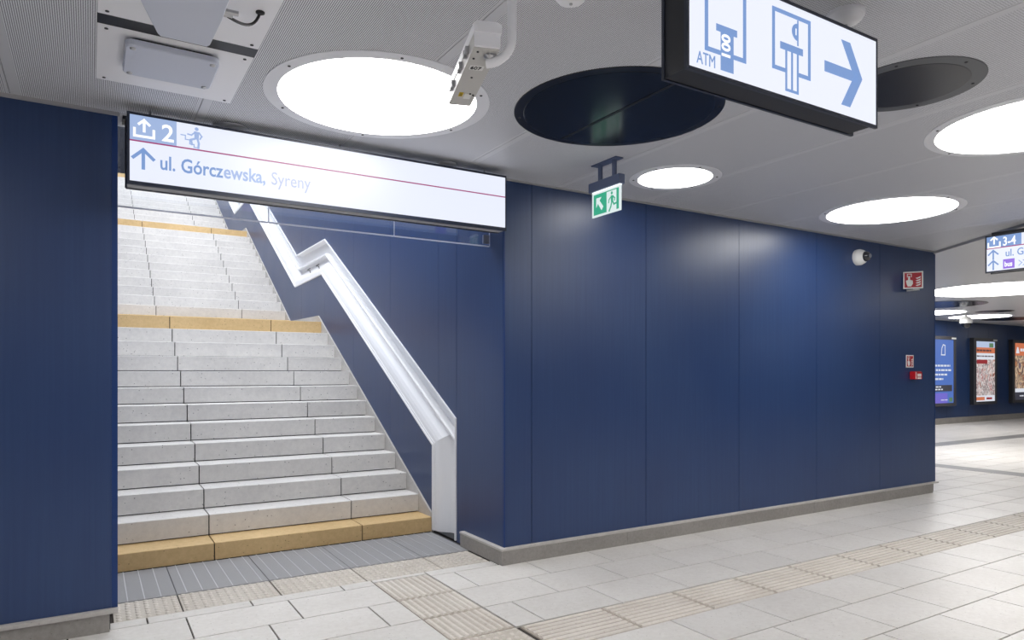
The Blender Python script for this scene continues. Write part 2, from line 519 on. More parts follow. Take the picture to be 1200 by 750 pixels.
def tile_geo(mb, x0, x1, y0, y1, kind):
    g2 = GAP / 2
    X0, X1, Y0, Y1 = x0 + g2, x1 - g2, y0 + g2, y1 - g2
    zt = 0.0 if kind in ('plain', 'band') else -0.003
    c = 0.0015
    vs = [(X0, Y0, -0.013), (X1, Y0, -0.013), (X1, Y1, -0.013), (X0, Y1, -0.013),
          (X0, Y0, zt - c), (X1, Y0, zt - c), (X1, Y1, zt - c), (X0, Y1, zt - c),
          (X0 + c, Y0 + c, zt), (X1 - c, Y0 + c, zt), (X1 - c, Y1 - c, zt), (X0 + c, Y1 - c, zt)]
    fs = [(8, 9, 10, 11)]
    for r in (0, 4):
        for k in range(4):
            fs.append((r + k, r + (k + 1) % 4, r + 4 + (k + 1) % 4, r + 4 + k))
    mb.cur = 0
    mb.add(vs, fs)
    mb.cur = 1 if kind in ('rib_x', 'rib_y', 'stud') else 0
    if kind in ('rib_x', 'rib_y'):
        along = (X0, X1) if kind == 'rib_x' else (Y0, Y1)
        lo, hi = (Y0, Y1) if kind == 'rib_x' else (X0, X1)
        n = 8 if kind == 'rib_x' else 9
        for k in range(n):
            m0 = lo + (hi - lo) * (k + 0.5) / n; w = (hi - lo) / n * 0.30
            a, b = along[0] + 0.012, along[1] - 0.012
            pr = [(m0 - w, zt), (m0 - w * 0.6, zt + 0.0055), (m0 + w * 0.6, zt + 0.0055), (m0 + w, zt)]
            if kind == 'rib_x': q = [(a, p, z) for p, z in pr] + [(b, p, z) for p, z in pr]
            else: q = [(p, a, z) for p, z in pr] + [(p, b, z) for p, z in pr]
            mb.add(q, [(0, 1, 5, 4), (1, 2, 6, 5), (2, 3, 7, 6), (0, 1, 2, 3), (4, 5, 6, 7)])
    if kind == 'stud':
        nx = max(1, round((X1 - X0) / 0.0545)); ny = round((Y1 - Y0) / 0.0545)
        for ix in range(nx):
            for iy in range(ny):
                cx = X0 + (X1 - X0) * (ix + 0.5) / nx; cy = Y0 + (Y1 - Y0) * (iy + 0.5) / ny
                mb.lathe((cx, cy, zt), (0, 0, 1), [(0.0165, 0), (0.013, 0.006), (0.007, 0.0075)], 8)


sized = sorted(tiles, key=lambda t: -pix_area(t))
cache = {}
big = [t for t in sized if pix_area(t) > 60][:296]
bigset = set(big)
names = {'plain': 'floor_tile', 'band': 'dark_tile', 'rib_x': 'ribbed_tile', 'rib_y': 'ribbed_tile', 'stud': 'studded_tile'}
mats = {'plain': 'tile', 'band': 'band', 'rib_x': ('tile_groove', 'tile_rib'), 'rib_y': ('tile_groove', 'tile_rib'), 'stud': ('tile_stud_base', 'tile_rib')}
for t in big:
    w, d = round(t[1] - t[0], 3), round(t[3] - t[2], 3)
    key = (w, d, t[4])
    if key not in cache:
        mb = MB(); tile_geo(mb, 0, w, 0, d, t[4]); cache[key] = mb.mesh(names[t[4]], mats[t[4]])
    ob = bpy.data.objects.new(names[t[4]], cache[key]); COL.objects.link(ob)
    ob.parent = floor; ob.location = (t[0], t[2], 0); ORG[ob] = Vector(ob.location)
for kd, nm in (('plain', 'tile_field'), ('band', 'dark_tile_field'), ('rib', 'ribbed_tile_field')):
    mb = MB()
    for t in sized:
        if t in bigset or not t[4].startswith(kd): continue
        tile_geo(mb, *t)
    if mb.v: mb.build(nm, mats.get(kd, ('tile_groove', 'tile_rib')), floor)['kind'] = 'stuff'
# the dark cross band
MB().box(11.42, 11.80, -5, YFAR, -0.012, 0.0012).build('floor_band', 'band', floor)

# ---- ceiling
ceil = MB().box(-9, 36, -6, WF + 0.02, ZC + 0.014, ZC + 0.3).box(XL - 0.3, XS + 0.2, WF, 4.9, ZC + 0.014, ZC + 0.6).box(XE - 0.3, 36, WF, YFAR + 0.1, ZC + 0.014, ZC + 0.3).build('ceiling', 'backing', None, (0, 0, ZC))
tag(ceil, 'grey perforated sheet-metal ceiling of the passage', 'ceiling', kind='structure')
for n in range(-11, 10):
    x0 = 1.44 + 0.905 * n
    if x0 + 0.9 > 9.6: continue
    for (ya, yb) in ((-5.9, -1.2), (-1.197, WF - 0.012)):
        MB().box(x0 + 0.002, x0 + 0.903, ya, yb, ZC, ZC + 0.013).build('ceiling_panel', 'perf', ceil)
box('opening_panel', 'ceil_plain', ceil, XL, XS, WF + 0.01, 4.89, ZC, ZC + 0.013)
# smooth ceiling of the hall beyond, one step lower, its edge runs at an angle
e0, e1 = Vector((9.05, 4.66)), Vector((8.114, 3.284)); ed = (e1 - e0).normalized()
pq = e0 + ed * 12.5
MB().prism([(e0.x, e0.y, ZC - 0.03), (pq.x, pq.y, ZC - 0.03), (36, pq.y, ZC - 0.03), (36, YFAR, ZC - 0.03), (XE, YFAR, ZC - 0.03), (XE, 4.66, ZC - 0.03)], (0, 0, 0.04)).build('smooth_ceiling', 'ceil_plain', ceil)
for (xa, xb) in ((-9, XL), (XS - 0.01, XE)):
    pass
tr = MB().box(XS + 0.02, XE, WF - 0.022, WF + 0.0, ZC - 0.012, ZC).build('trim_1', 'trim_grey')
tag(tr, 'thin pale grey strip between ceiling and the long blue wall', 'trim', kind='structure')
tr = MB().box(-6, XL + 0.01, WF - 0.022, WF + 0.0, ZC - 0.018, ZC).build('trim_2', 'trim_grey')
tag(tr, 'thin pale grey strip between ceiling and the blue wall left of the stairs', 'trim', kind='structure')

# ---- front wall, right of the stairs
wall = MB().box(XS + 0.16, XE - 0.016, WF + 0.013, 10.49, 0, ZC).build('wall_front', 'backing', None, (XS, WF, 0))
tag(wall, 'long dark blue panelled wall right of the staircase', 'wall', kind='structure')
js = [XS + 0.012, 3.02, 4.237, 5.455, 6.68, 7.863, XE - 0.012]
for a, b in zip(js[:-1], js[1:]):
    MB().box(a + 0.0025, b - 0.0025, WF, WF + 0.012, 0.125, ZC - 0.001).build('panel', 'blue', wall)
box('corner_trim', 'blue_edge', wall, XS, XS + 0.012, WF - 0.002, WF + 0.014, 0.125, ZC - 0.001)
box('corner_trim', 'blue_edge', wall, XE - 0.012, XE, WF - 0.002, WF + 0.014, 0.125, ZC - 0.001)
for a, b in zip([4.66, 5.87, 7.08, 8.29, 9.5], [5.87, 7.08, 8.29, 9.5, 10.48]):
    MB().box(XE - 0.012, XE - 0.001, a + 0.0025, b - 0.0025, 0.125, ZC - 0.001).build('panel', 'blue', wall)

# ---- left wall
wl = MB().box(-6, 0.102, WF + 0.013, 4.95, 0, ZC).build('wall_left', 'backing', None, (XL, WF, 0))
tag(wl, 'dark blue panelled wall left of the staircase', 'wall', kind='structure')
for a, b in ((-1.10, 0.109), (-2.31, -1.10), (-3.52, -2.31), (-4.73, -3.52), (-5.94, -4.73)):
    MB().box(a + 0.002, b - 0.0015, WF, WF + 0.012, 0.13, ZC - 0.001).build('panel', 'blue', wl)
box('corner_trim', 'blue_edge', wl, 0.109, XL, WF - 0.001, WF + 0.012, 0.13, ZC - 0.001)

# ---- plinths (pieces of stone)
bb = thing('baseboard_front', 'grey stone plinth along the foot of the long blue wall', 'baseboard', (XS, WF, 0), kind='structure')
jj = [XS - 0.045] + [onY(u, 620, 4.6)[0] for u in (735, 857, 954)] + [8.0, 8.935]
for a, b in zip(jj[:-1], jj[1:]):
    MB().box(a + 0.001, b - 0.001, WF - 0.045, WF + 0.01, 0.001, 0.112).build('plinth_stone', 'plinth', bb)
MB().box(XS - 0.047, XE - 0.004, WF - 0.047, WF + 0.012, 0.112, 0.127).build('plinth_cap', 'stringer', bb)
MB().box(XS - 0.045, XS - 0.002, WF + 0.011, 5.30, 0.001, 0.112).build('plinth_stone', 'plinth', bb)
MB().box(XS - 0.047, XS - 0.001, WF + 0.012, 5.31, 0.112, 0.127).build('plinth_cap', 'stringer', bb)
bb = thing('baseboard_left', 'grey stone plinth under the blue wall left of the stairs', 'baseboard', (XL, WF, 0), kind='structure')
for a, b in ((-0.565, 0.10), (-1.8, -0.565), (-3.0, -1.8), (-4.5, -3.0), (-6, -4.5)):
    MB().box(a + 0.002, b - 0.002, WF - 0.03, WF + 0.012, 0.001, 0.105).build('plinth_stone', 'plinth', bb)
MB().box(-6, XL, WF - 0.04, WF + 0.012, 0.106, 0.129).build('plinth_cap', 'stringer', bb)

# ---- the staircase
st = thing('staircase', 'pale concrete staircase with ochre first and last steps rising behind the blue wall', 'staircase', (XL, 5.943, 0))
T1, R1, T2, R2 = 0.3022, 0.1723, 0.295, 0.1706
DY, DZ = 5.32, 2.185
fl = [[(5.943 + T1 * k, 0.135 + 0.1717 * k) for k in range(13)]]
fl.append([(11.355 + T2 * k, 2.331 + R2 * k) for k in range(13)])
fl.append([(11.355 + DY + T2 * k, 2.331 + DZ + R2 * k) for k in range(13)])
BX = [(XL + 0.006, 0.845), (0.855, 2.065), (2.075, XS - 0.018)]
cache2 = {}
core = MB()
for fi, F in enumerate(fl):
    T, R = (T1, 0.1717) if fi == 0 else (T2, R2)
    for k, (y, z) in enumerate(F):
        h = R - 0.009
        if fi == 0 and k == 0: h = 0.133
        for bi, (a, b) in enumerate(BX):
            col = 'ochre' if k in (0, 12) else 'step'
            key = (bi, round(h, 4), fi == 0, col)
            if key not in cache2:
                c = 0.004; w = b - a; d = T + 0.028
                mb = MB()
                mb.add([(0, 0, -h), (w, 0, -h), (w, d, -h), (0, d, -h), (0, 0, -c), (w, 0, -c), (w, c, 0), (0, c, 0), (w, d, 0), (0, d, 0)],
                       [(0, 3, 2, 1), (0, 1, 5, 4), (4, 5, 6, 7), (7, 6, 8, 9), (2, 3, 9, 8), (0, 4, 7, 9, 3), (1, 2, 8, 6, 5)])
                cache2[key] = mb.mesh('ochre_step_block' if col == 'ochre' else 'step_block', col)
            ob = bpy.data.objects.new(cache2[key].name.split('.')[0], cache2[key]); COL.objects.link(ob)
            ob.parent = st; ob.location = Vector((a, y, z)) - ORG[st]
        core.box(XL + 0.002, XS - 0.019, y + 0.02, y + T + 0.4, max(z - 0.35, -0.01) if k else z - R - 0.1 if fi else -0.01, z - 0.012)
    ly0 = F[12][0] + T; ly1 = F[12][0] + 1.80
    core.box(XL + 0.002, XS - 0.019, ly0 - 0.1, ly1, F[12][1] - 0.3, F[12][1] - 0.012)
    MB().box(XL + 0.006, XS - 0.018, ly0 + 0.03, ly1 + 0.02, F[12][1] - 0.03, F[12][1] - 0.0005).build('landing_slab', 'step', st)
core.build('stair_core', 'core', st)


# ---- stairwell walls
def up(y):       # upper edge of the handrail niche
    return curve(UPP, y)


def curve(pl, y):
    for (a, b) in zip(pl[:-1], pl[1:]):
        if a[0] <= y <= b[0] and b[0] > a[0]:
            return a[1] + (b[1] - a[1]) * (y - a[0]) / (b[0] - a[0])
    return pl[0][1] if y < pl[0][0] else pl[-1][1]


UPP = [(5.457, 1.092), (9.446, 3.329), (10.959, 3.324), (9.446 + DY, 3.329 + DZ), (10.959 + DY, 3.324 + DZ), (9.446 + 2 * DY, 3.329 + 2 * DZ), (22.6, 3.329 + 2 * DZ)]
LOW = [(5.955, 0.806), (9.609, 2.855), (11.064, 2.828), (9.609 + DY, 2.855 + DZ), (11.064 + DY, 2.828 + DZ), (9.609 + 2 * DY, 2.855 + 2 * DZ), (22.6, 2.855 + 2 * DZ)]
STR = [(5.943, 0.165), (9.735, 2.293), (11.334, 2.315), (9.735 + DY, 2.293 + DZ), (11.334 + DY, 2.315 + DZ), (9.735 + 2 * DY, 2.293 + 2 * DZ), (22.6, 2.293 + 2 * DZ)]
ZT = 9.2


def zt(y):  # unseen wall tops, kept low so sky light reaches the stairs
    return 3.75 + max(0.0, y - 6.0) * 0.34


ws = MB().prism([(XS + 0.15, WF + 0.02, 0), (XS + 0.15, 23, 0), (XS + 0.15, 23, zt(23)), (XS + 0.15, 6, zt(6)), (XS + 0.15, WF + 0.02, zt(5))], (0.008, 0, 0)).build('wall_stair_right', 'backing', None, (XS, WF, 0))
tag(ws, 'blue panelled side wall of the stairwell, cut by the white handrail niche', 'wall', kind='structure')


def wall_piece(poly, nm='panel', m='blue', x=XS, t=0.012, parent=None):
    MB().prism([(x, y, z) for y, z in poly], (t, 0, 0)).build(nm, m, parent or ws)


def brk(pl, a, b):
    return [a] + [p[0] for p in pl if a + 1e-4 < p[0] < b - 1e-4] + [b]


yj = [4.655, 5.454]
wall_piece([(4.657, 0.0), (5.452, 0.0), (5.452, zt(5)), (4.657, zt(5))])
aj = [5.457, 5.824] + [5.824 + 1.212 * k for k in range(1, 15)]
aj = [q for q in aj if q < 22.5] + [22.6]
for a, b in zip(aj[:-1], aj[1:]):
    a += 0.002; b -= 0.002
    lo = [(y, curve(UPP, y)) for y in brk(UPP, a, b)]
    wall_piece(lo + [(b, zt(b)), (a, zt(a))])
    a2 = max(a, 5.957)
    if b > a2:
        top = [(y, curve(LOW, y)) for y in brk(LOW, a2, b)]
        bot = [(y, curve(STR, y) - 0.04) for y in brk(STR, a2, b)]
        wall_piece(bot + top[::-1])
# stringer plinth between steps and panels
sb = [(y, curve(STR, y) - 0.35) for y in brk(STR, 5.96, 22.5)]
stp = [(y, curve(STR, y)) for y in brk(STR, 5.96, 22.5)]
for i in range(len(sb) - 1):
    wall_piece([sb[i], sb[i + 1], stp[i + 1], stp[i]], 'stringer_stone', 'stringer', XS - 0.0175, 0.032)
wsl = MB().prism([(XL - 0.1, 4.96, 0), (XL - 0.1, 23, 0), (XL - 0.1, 23, zt(23)), (XL - 0.1, 6, zt(6)), (XL - 0.1, 4.96, zt(5))], (0.1, 0, 0)).build('wall_stair_left', 'blue', None, (XL, 4.96, 0))
tag(wsl, 'hidden left side wall of the stairwell', 'wall', kind='structure')
lin = MB().box(XL, XS, 4.90, 5.0, ZC + 0.05, zt(5)).build('wall_lintel', 'concrete')
tag(lin, 'concrete wall above the opening to the stairs', 'wall', kind='structure')
wtop = MB().box(XL - 0.1, XS + 0.15, 22.9, 23.0, 6.4, ZT + 2).build('wall_stair_top', 'backing')
tag(wtop, 'dark wall at the head of the stairwell', 'wall', kind='structure')

# ---- hall around: far wall, end walls, wall behind
wf = MB().box(XE - 0.05, 36, YFAR + 0.012, YFAR + 0.2, 0, ZC).build('wall_far', 'backing', None, (XE, YFAR, 0))
tag(wf, 'distant dark blue panelled wall behind the lit posters', 'wall', kind='structure')
x = XE
while x < 35.5:
    MB().box(x + 0.003, x + 1.207, YFAR, YFAR + 0.012, 0.15, ZC - 0.03).build('panel', 'blue', wf)
    x += 1.21
bb = thing('baseboard_far', 'grey stone plinth of the distant blue wall', 'baseboard', (XE, YFAR, 0), kind='structure')
x = XE
while x < 35:
    MB().box(x + 0.001, x + 1.8, YFAR - 0.035, YFAR + 0.01, 0.001, 0.17).build('plinth_stone', 'plinth', bb)
    x += 1.802
for nm, a, lb in (('wall_end', (36, 36.2, -6, YFAR + 0.2, 0, ZC), 'blue wall closing the passage at its far right end'),
                  ('wall_back', (-9, 36, -6.2, -6, 0, ZC), 'blue wall on the other side of the passage'),
                  ('wall_near_end', (-9.2, -9, -6, 5, 0, ZC), 'blue wall closing the passage on the left')):
    tag(MB().box(*a).build(nm, 'blue'), lb, 'wall', kind='structure')

# ================================================================== THINGS
# ---- handrail niche
hr = thing('stair_handrail', 'wide white steel handrail niche zigzagging up the stairwell wall', 'handrail', (XS, 5.7, 0))
U = [(5.457, 0.012)] + UPP[:-1] + [(22.4, UPP[-1][1])]
Lw = [(5.955, 0.012)] + LOW[:-1] + [(22.4, LOW[-1][1])]


def sweep(prof, pathU=U, pathL=Lw, closed=False, smooth=False):
    mb = MB(); n = len(prof); vs = []
    for (u, l) in zip(pathU, pathL):
        for (t, d) in prof:
            vs.append((XS - d, u[0] + (l[0] - u[0]) * t, u[1] + (l[1] - u[1]) * t))
    fs = []
    for k in range(len(pathU) - 1):
        for i in range(n if closed else n - 1):
            j = (i + 1) % n
            fs.append((k * n + i, k * n + j, k * n + n + j, k * n + n + i))
    if closed:
        fs.append(tuple(range(n))); fs.append(tuple(range(len(vs) - n, len(vs))))
    return mb.add(vs, fs, False)


sweep([(0, -0.012), (0, 0.012), (0.028, 0.014), (0.035, -0.012)], closed=True).build('upper_lip', 'rail_white', hr)
sweep([(0.03, -0.010), (0.04, -0.085), (0.44, -0.095), (0.50, -0.11), (0.60, -0.112), (0.60, -0.13), (0.05, -0.13)], closed=True).build('niche', 'rail_white', hr)
sweep([(0.52, -0.108), (0.60, -0.090), (0.66, -0.062), (0.72, -0.035), (0.78, -0.016), (0.84, -0.005), (0.91, 0.0), (0.91, -0.10), (0.53, -0.125)], closed=True, smooth=True).build('cove', 'rail_white', hr)
sweep([(0.905, -0.02), (0.905, 0.004), (0.945, 0.006), (0.95, 0.012), (0.985, 0.013), (1.0, 0.006), (1.0, -0.02)], closed=True).build('lower_lip', 'rail_white', hr)
# inner ledge, only along the sloped part: runs straight on to the near lip
lu = [(U[1][0] + (Lw[1][0] - U[1][0]) * 0, 0)]
i1 = Vector((U[1][0] + (Lw[1][0] - U[1][0]) * 0.42, U[1][1] + (Lw[1][1] - U[1][1]) * 0.42))
sl = (U[2][1] - U[1][1]) / (U[2][0] - U[1][0])
dy = i1.x - 5.475


def ledge_path(t):
    pts = [(u[0] + (l[0] - u[0]) * t, u[1] + (l[1] - u[1]) * t) for u, l in zip(U[1:], Lw[1:])]
    d = pts[0][0] - 5.475
    pts[0] = (5.475, pts[0][1] - sl * d)
    return pts


sweep([(0, -0.09), (0, -0.035), (0.35, -0.022), (0.8, -0.022), (1, -0.045), (1, -0.10)], ledge_path(0.39), ledge_path(0.465), True).build('inner_ledge', 'rail_white', hr)
for (yy, zz) in ((9.98, 3.03), (10.45, 3.03)):
    MB().tube([(XS + 0.07, yy, zz + 0.03), (XS + 0.03, yy + 0.02, zz), (XS + 0.03, yy - 0.12, zz - 0.02), (XS + 0.02, yy - 0.17, zz - 0.05), (XS + 0.03, yy - 0.17, zz - 0.07)], 0.006, 6).build('wire_hook', 'screw', hr)
for (yy, zz) in ((5.55, 1.0), (7.95, 2.40), (8.8, 2.86)):
    MB().lathe((XS + 0.085, yy, zz), (-1, 0, 0), [(0.012, 0), (0.012, 0.012), (0.006, 0.016)], 10).build('bolt', 'screw', hr)
MB().box(XS + 0.01, XS + 0.135, 5.47, 5.95, 0.0, 0.010).build('foot_gasket', 'black', hr)

# ---- entrance grate at the foot of the stairs
gr = thing('entrance_grate', 'dark grey metal grating laid before the first ochre step', 'grating', (1.4, 5.55, -0.013))
gj = [XL + 0.01, 0.502, 1.102, 1.702, 2.302, XS - 0.03]
MB().box(XL + 0.005, XS + 0.0, 5.155, 5.945, -0.0135, -0.009).build('pit', 'pit', gr)
for a, b in zip(gj[:-1], gj[1:]):
    mb = MB(); y = 5.162
    while y < 5.928:
        mb.box(a + 0.003, b - 0.003, y, y + 0.009, -0.009, 0.0); y += 0.0145
    mb.build('grate_panel', 'grate', gr)
    xx = a + 0.06; mb = MB()
    while xx < b - 0.02:
        mb.box(xx, xx + 0.006, 5.162, 5.935, -0.009, 0.0012); xx += 0.098
    mb.build('cross_bar', 'grate_line', gr)


# ---- round ceiling lights and black covers
def ring_disc(cx, cy, R, r, lit, label, name, cat, z=ZC, group=None, ringm=None, discm=None):
    t = thing(name, label, cat, (cx, cy, z - 0.03), group)
    rm = ringm or ('ring' if lit else 'black_ring')
    ring = MB().lathe((cx, cy, z), (0, 0, -1), [(R, 0), (R, 0.003), (R - 0.002, 0.0045), (r + 0.002, 0.005), (r, 0.005), (r, 0.001)], 96, False, False)
    rg = ring.build('ring', rm, t)
    n = 96
    MB().lathe((cx, cy, z), (0, 0, -1), [(r + 0.001, 0.0005), (r + 0.001, 0.0055), (r - 0.004, 0.0065)], n, False).build('diffuser' if lit else 'cover', discm or ('lamp' if lit else 'black_gloss'), t)
    for k in range(6):
        q = k * math.pi / 3 + 0.35
        px, py = cx + (R + r) / 2 * math.cos(q), cy + (R + r) / 2 * math.sin(q)
        MB().lathe((px, py, z - 0.004), (0, 0, -1), [(0.008, 0), (0.008, 0.003), (0.004, 0.005)], 8).build('screw', 'screw', rg)
    return t


ring_disc(1.378, 3.670, 0.613, 0.538, True, 'large round lit ceiling light behind the grey box camera', 'ceiling_light', 'light')
ring_disc(3.886, 3.928, 0.352, 0.282, True, 'small round lit ceiling light right of the hanging green exit sign', 'ceiling_light', 'light')
ring_disc(4.955, 1.925, 0.607, 0.545, True, 'large round lit ceiling light cut off by the right edge of the photo', 'ceiling_light', 'light')
ring_disc(6.409, 3.686, 0.610, 0.541, True, 'round lit ceiling light above the far end of the blue wall', 'ceiling_light', 'light')
b1 = ring_disc(2.612, 3.102, 0.600, 0.545, False, 'large round glossy black ceiling cover left of the cash machine sign', 'ceiling_cover', 'ceiling cover')
b2 = ring_disc(3.688, 2.026, 0.352, 0.282, False, 'smaller round dark ceiling vent half hidden by the cash machine sign', 'ceiling_vent', 'ceiling vent', ringm='grey_ring', discm='black_ring')
MB().prism([(2.592, 3.10 - 0.535, ZC - 0.0062), (2.612, 3.10 - 0.535, ZC - 0.0062), (2.612, 3.10 + 0.535, ZC - 0.0062), (2.592, 3.10 + 0.535, ZC - 0.0062)], (0, 0, -0.003)).build('seam', 'black', b1)
ZF = ZC - 0.03
ring_disc(13.95, 6.0, 1.25, 1.17, True, 'very large round lit ceiling light below the hanging exit 3-4 sign', 'ceiling_light', 'light', ZF)
ring_disc(15.95, 8.10, 0.92, 0.84, False, 'round black ceiling cover beside the far end of the blue wall', 'ceiling_cover', 'ceiling cover', ZF)
ring_disc(17.95, 9.30, 0.83, 0.76, True, 'distant round lit ceiling light left of the hanging dome camera', 'ceiling_light', 'light', ZF)
ring_disc(20.30, 9.25, 0.78, 0.70, True, 'distant round lit ceiling light above the second poster', 'ceiling_light', 'light', ZF)
ring_disc(18.85, 8.25, 0.40, 0.34, False, 'small distant black ceiling cover right of the hanging dome camera', 'ceiling_cover', 'ceiling cover', ZF)
ring_disc(21.9, 9.15, 0.72, 0.65, False, 'distant black ceiling cover above the third poster', 'ceiling_cover', 'ceiling cover', ZF)
for k, (cx, cy, R) in enumerate(((-1.6, 1.6, 0.6), (-3.9, 3.3, 0.6), (1.0, -0.9, 0.6), (3.6, -1.0, 0.6), (-1.7, -3.2, 0.6), (1.7, -3.9, 0.6), (6.4, 0.2, 0.6), (9.6, 1.2, 0.6), (5.4, -3.4, 0.6), (12.5, 2.0, 0.6), (10.2, -3.0, 0.6), (17.5, 4.0, 0.6), (23.0, 5.5, 0.6), (27.0, 8.0, 0.6), (-5.5, -0.6, 0.6), (12.2, 9.2, 0.6))):
    zz = ZC if cx < 4.5 else ZF  # unseen lights, added only to light the passage
    ring_disc(cx, cy, R, R - 0.075, True, 'unseen round ceiling light added to brighten the passage', 'ceiling_light', 'light', zz, 'added unseen ceiling lights')

# ---- the big exit sign over the stairs
SX0, SX1, SZ0, SZ1, SY = 0.176, 2.640, 2.556, 2.955, 4.40
sg = thing('exit_sign_board', 'long white backlit sign over the stairs pointing to exit 2, ul. Górczewska', 'sign', ((SX0 + SX1) / 2, SY + 0.07, SZ0))
box('case', 'frame_navy', sg, SX0 + 0.004, SX1 - 0.004, SY + 0.008, SY + 0.125, SZ0 + 0.012, SZ1 - 0.006)
fr = MB()
fw = 0.014
for yy in ((SY, SY + 0.022), (SY + 0.11, SY + 0.132)):
    fr.box(SX0, SX1, *yy, SZ0 - 0.008, SZ0 + fw); fr.box(SX0, SX1, *yy, SZ1 - fw, SZ1)
    fr.box(SX0, SX0 + fw, *yy, SZ0 + fw, SZ1 - fw); fr.box(SX1 - fw * 0.6, SX1, *yy, SZ0 + fw, SZ1 - fw)
fr.build('frame', 'frame_navy', sg)
box('bottom_rail', 'trim_grey', sg, SX0 + 0.004, SX1 - 0.004, SY + 0.024, SY + 0.108, SZ0 - 0.004, SZ0 + 0.012)
face = box('lit_face', 'sign_lit', sg, SX0 + fw, SX1 - fw * 0.6, SY + 0.004, SY + 0.009, SZ0 + fw, SZ1 - fw)
box('lit_back', 'sign_lit', sg, SX0 + fw, SX1 - fw, SY + 0.1255, SY + 0.129, SZ0 + 0.085, SZ1 - fw)
for hx in (0.30, 1.42, 2.52):
    MB().tube([(hx, SY + 0.122, SZ1 - 0.01), (hx, SY + 0.122, ZC)], 0.006, 8).build('hanger', 'trim_grey', sg)
YP = SY + 0.0038
X_, Z_, Nn_ = (1, 0, 0), (0, 0, 1), None
O0 = (0, YP, 0)


def sp(u, v, Y=SY):
    p = onY(u, v, Y); return (p[0], p[2])


def plane_front(Y): return Plane2((0, Y, 0), X_, Z_, 0.0012)


# header band, maroon line
zl = sp(400, 189)[1] if False else None
hx1 = sp(207, 150)[0]
zline = SZ0 + fw + 0.612 * (SZ1 - SZ0 - 2 * fw)
ztop = SZ1 - fw
p = plane_front(YP); p.rect(SX0 + fw, hx1, zline + 0.004, ztop); p.build('header_band', 'print_band', face)
p = plane_front(YP - 0.0005); p.rect(SX0 + fw, SX1 - fw * 0.6, zline - 0.004, zline + 0.004); p.build('maroon_line', 'print_line', face)
# exit symbol (tray with an upward arrow)


def exit_symbol(p, cx, cz, s):
    w = 0.13 * s
    p.stroke([(cx - 0.46 * s, cz - 0.04 * s), (cx - 0.46 * s, cz - 0.42 * s), (cx + 0.46 * s, cz - 0.42 * s), (cx + 0.46 * s, cz - 0.04 * s)], w)
    p.stroke([(cx, cz - 0.12 * s), (cx, cz + 0.36 * s)], w)
    p.stroke([(cx - 0.24 * s, cz + 0.24 * s), (cx, cz + 0.46 * s), (cx + 0.24 * s, cz + 0.24 * s)], w)


def arrow_up(p, cx, cz, s):
    w = 0.15 * s
    p.stroke([(cx, cz - 0.45 * s), (cx, cz + 0.36 * s)], w)
    p.stroke([(cx - 0.42 * s, cz + 0.02 * s), (cx, cz + 0.42 * s), (cx + 0.42 * s, cz + 0.02 * s)], w)


hm = (zline + ztop) / 2
p = plane_front(YP - 0.001); exit_symbol(p, sp(169, 151)[0], hm, 0.105); p.build('exit_symbol', 'print_white', face)
text('number', '2', 0.135, 'print_white', face, X_, Z_, (sp(189, 160)[0], YP - 0.0015, hm - 0.050), 0.002)
# walking person on stairs
cx, s = sp(228, 156)[0], 0.115
p = plane_front(YP)
p.disc(cx + 0.10 * s, hm + 0.42 * s, 0.09 * s)
p.poly([(cx - 0.02 * s, hm + 0.30 * s), (cx + 0.22 * s, hm + 0.28 * s), (cx + 0.20 * s, hm - 0.08 * s), (cx + 0.0 * s, hm - 0.05 * s)])
p.stroke([(cx + 0.0 * s, hm + 0.22 * s), (cx - 0.14 * s, hm + 0.08 * s), (cx - 0.30 * s, hm + 0.10 * s)], 0.07 * s)
p.stroke([(cx + 0.22 * s, hm + 0.24 * s), (cx + 0.34 * s, hm + 0.08 * s), (cx + 0.26 * s, hm - 0.06 * s)], 0.07 * s)
p.stroke([(cx + 0.06 * s, hm - 0.06 * s), (cx - 0.16 * s, hm - 0.16 * s), (cx - 0.12 * s, hm - 0.38 * s)], 0.10 * s)
p.stroke([(cx + 0.14 * s, hm - 0.06 * s), (cx + 0.20 * s, hm - 0.30 * s), (cx + 0.18 * s, hm - 0.52 * s)], 0.10 * s)
p.stroke([(cx - 0.62 * s, hm + 0.02 * s), (cx - 0.42 * s, hm + 0.02 * s), (cx - 0.42 * s, hm - 0.18 * s), (cx - 0.22 * s, hm - 0.18 * s), (cx - 0.22 * s, hm - 0.38 * s), (cx - 0.02 * s, hm - 0.38 * s), (cx - 0.02 * s, hm - 0.52 * s), (cx + 0.2 * s, hm - 0.52 * s)], 0.05 * s)
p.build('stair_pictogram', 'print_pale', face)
zb = SZ0 + fw
p = plane_front(YP); arrow_up(p, sp(168, 188)[0], (zb + zline) / 2 + 0.018, 0.118); p.build('arrow', 'print_blue', face)
bz = (zb + zline) / 2 - 0.028
tx = sp(187, 200)[0]
t1 = text('lettering', 'ul. Górcz', 0.112, 'print_blue', face, X_, Z_, (tx, YP - 0.0005, bz), 0.002, xs=0.80)  # lettering pales rightwards in colour steps, imitating wash-out by the backlight
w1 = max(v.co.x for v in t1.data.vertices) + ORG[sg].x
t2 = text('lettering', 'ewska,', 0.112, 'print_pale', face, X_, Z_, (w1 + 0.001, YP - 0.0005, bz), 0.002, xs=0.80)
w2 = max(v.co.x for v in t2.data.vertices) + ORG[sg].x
text('lettering', 'Syreny', 0.112, 'print_washed', face, X_, Z_, (w2 + 0.033, YP - 0.0005, bz), 0, xs=0.80)
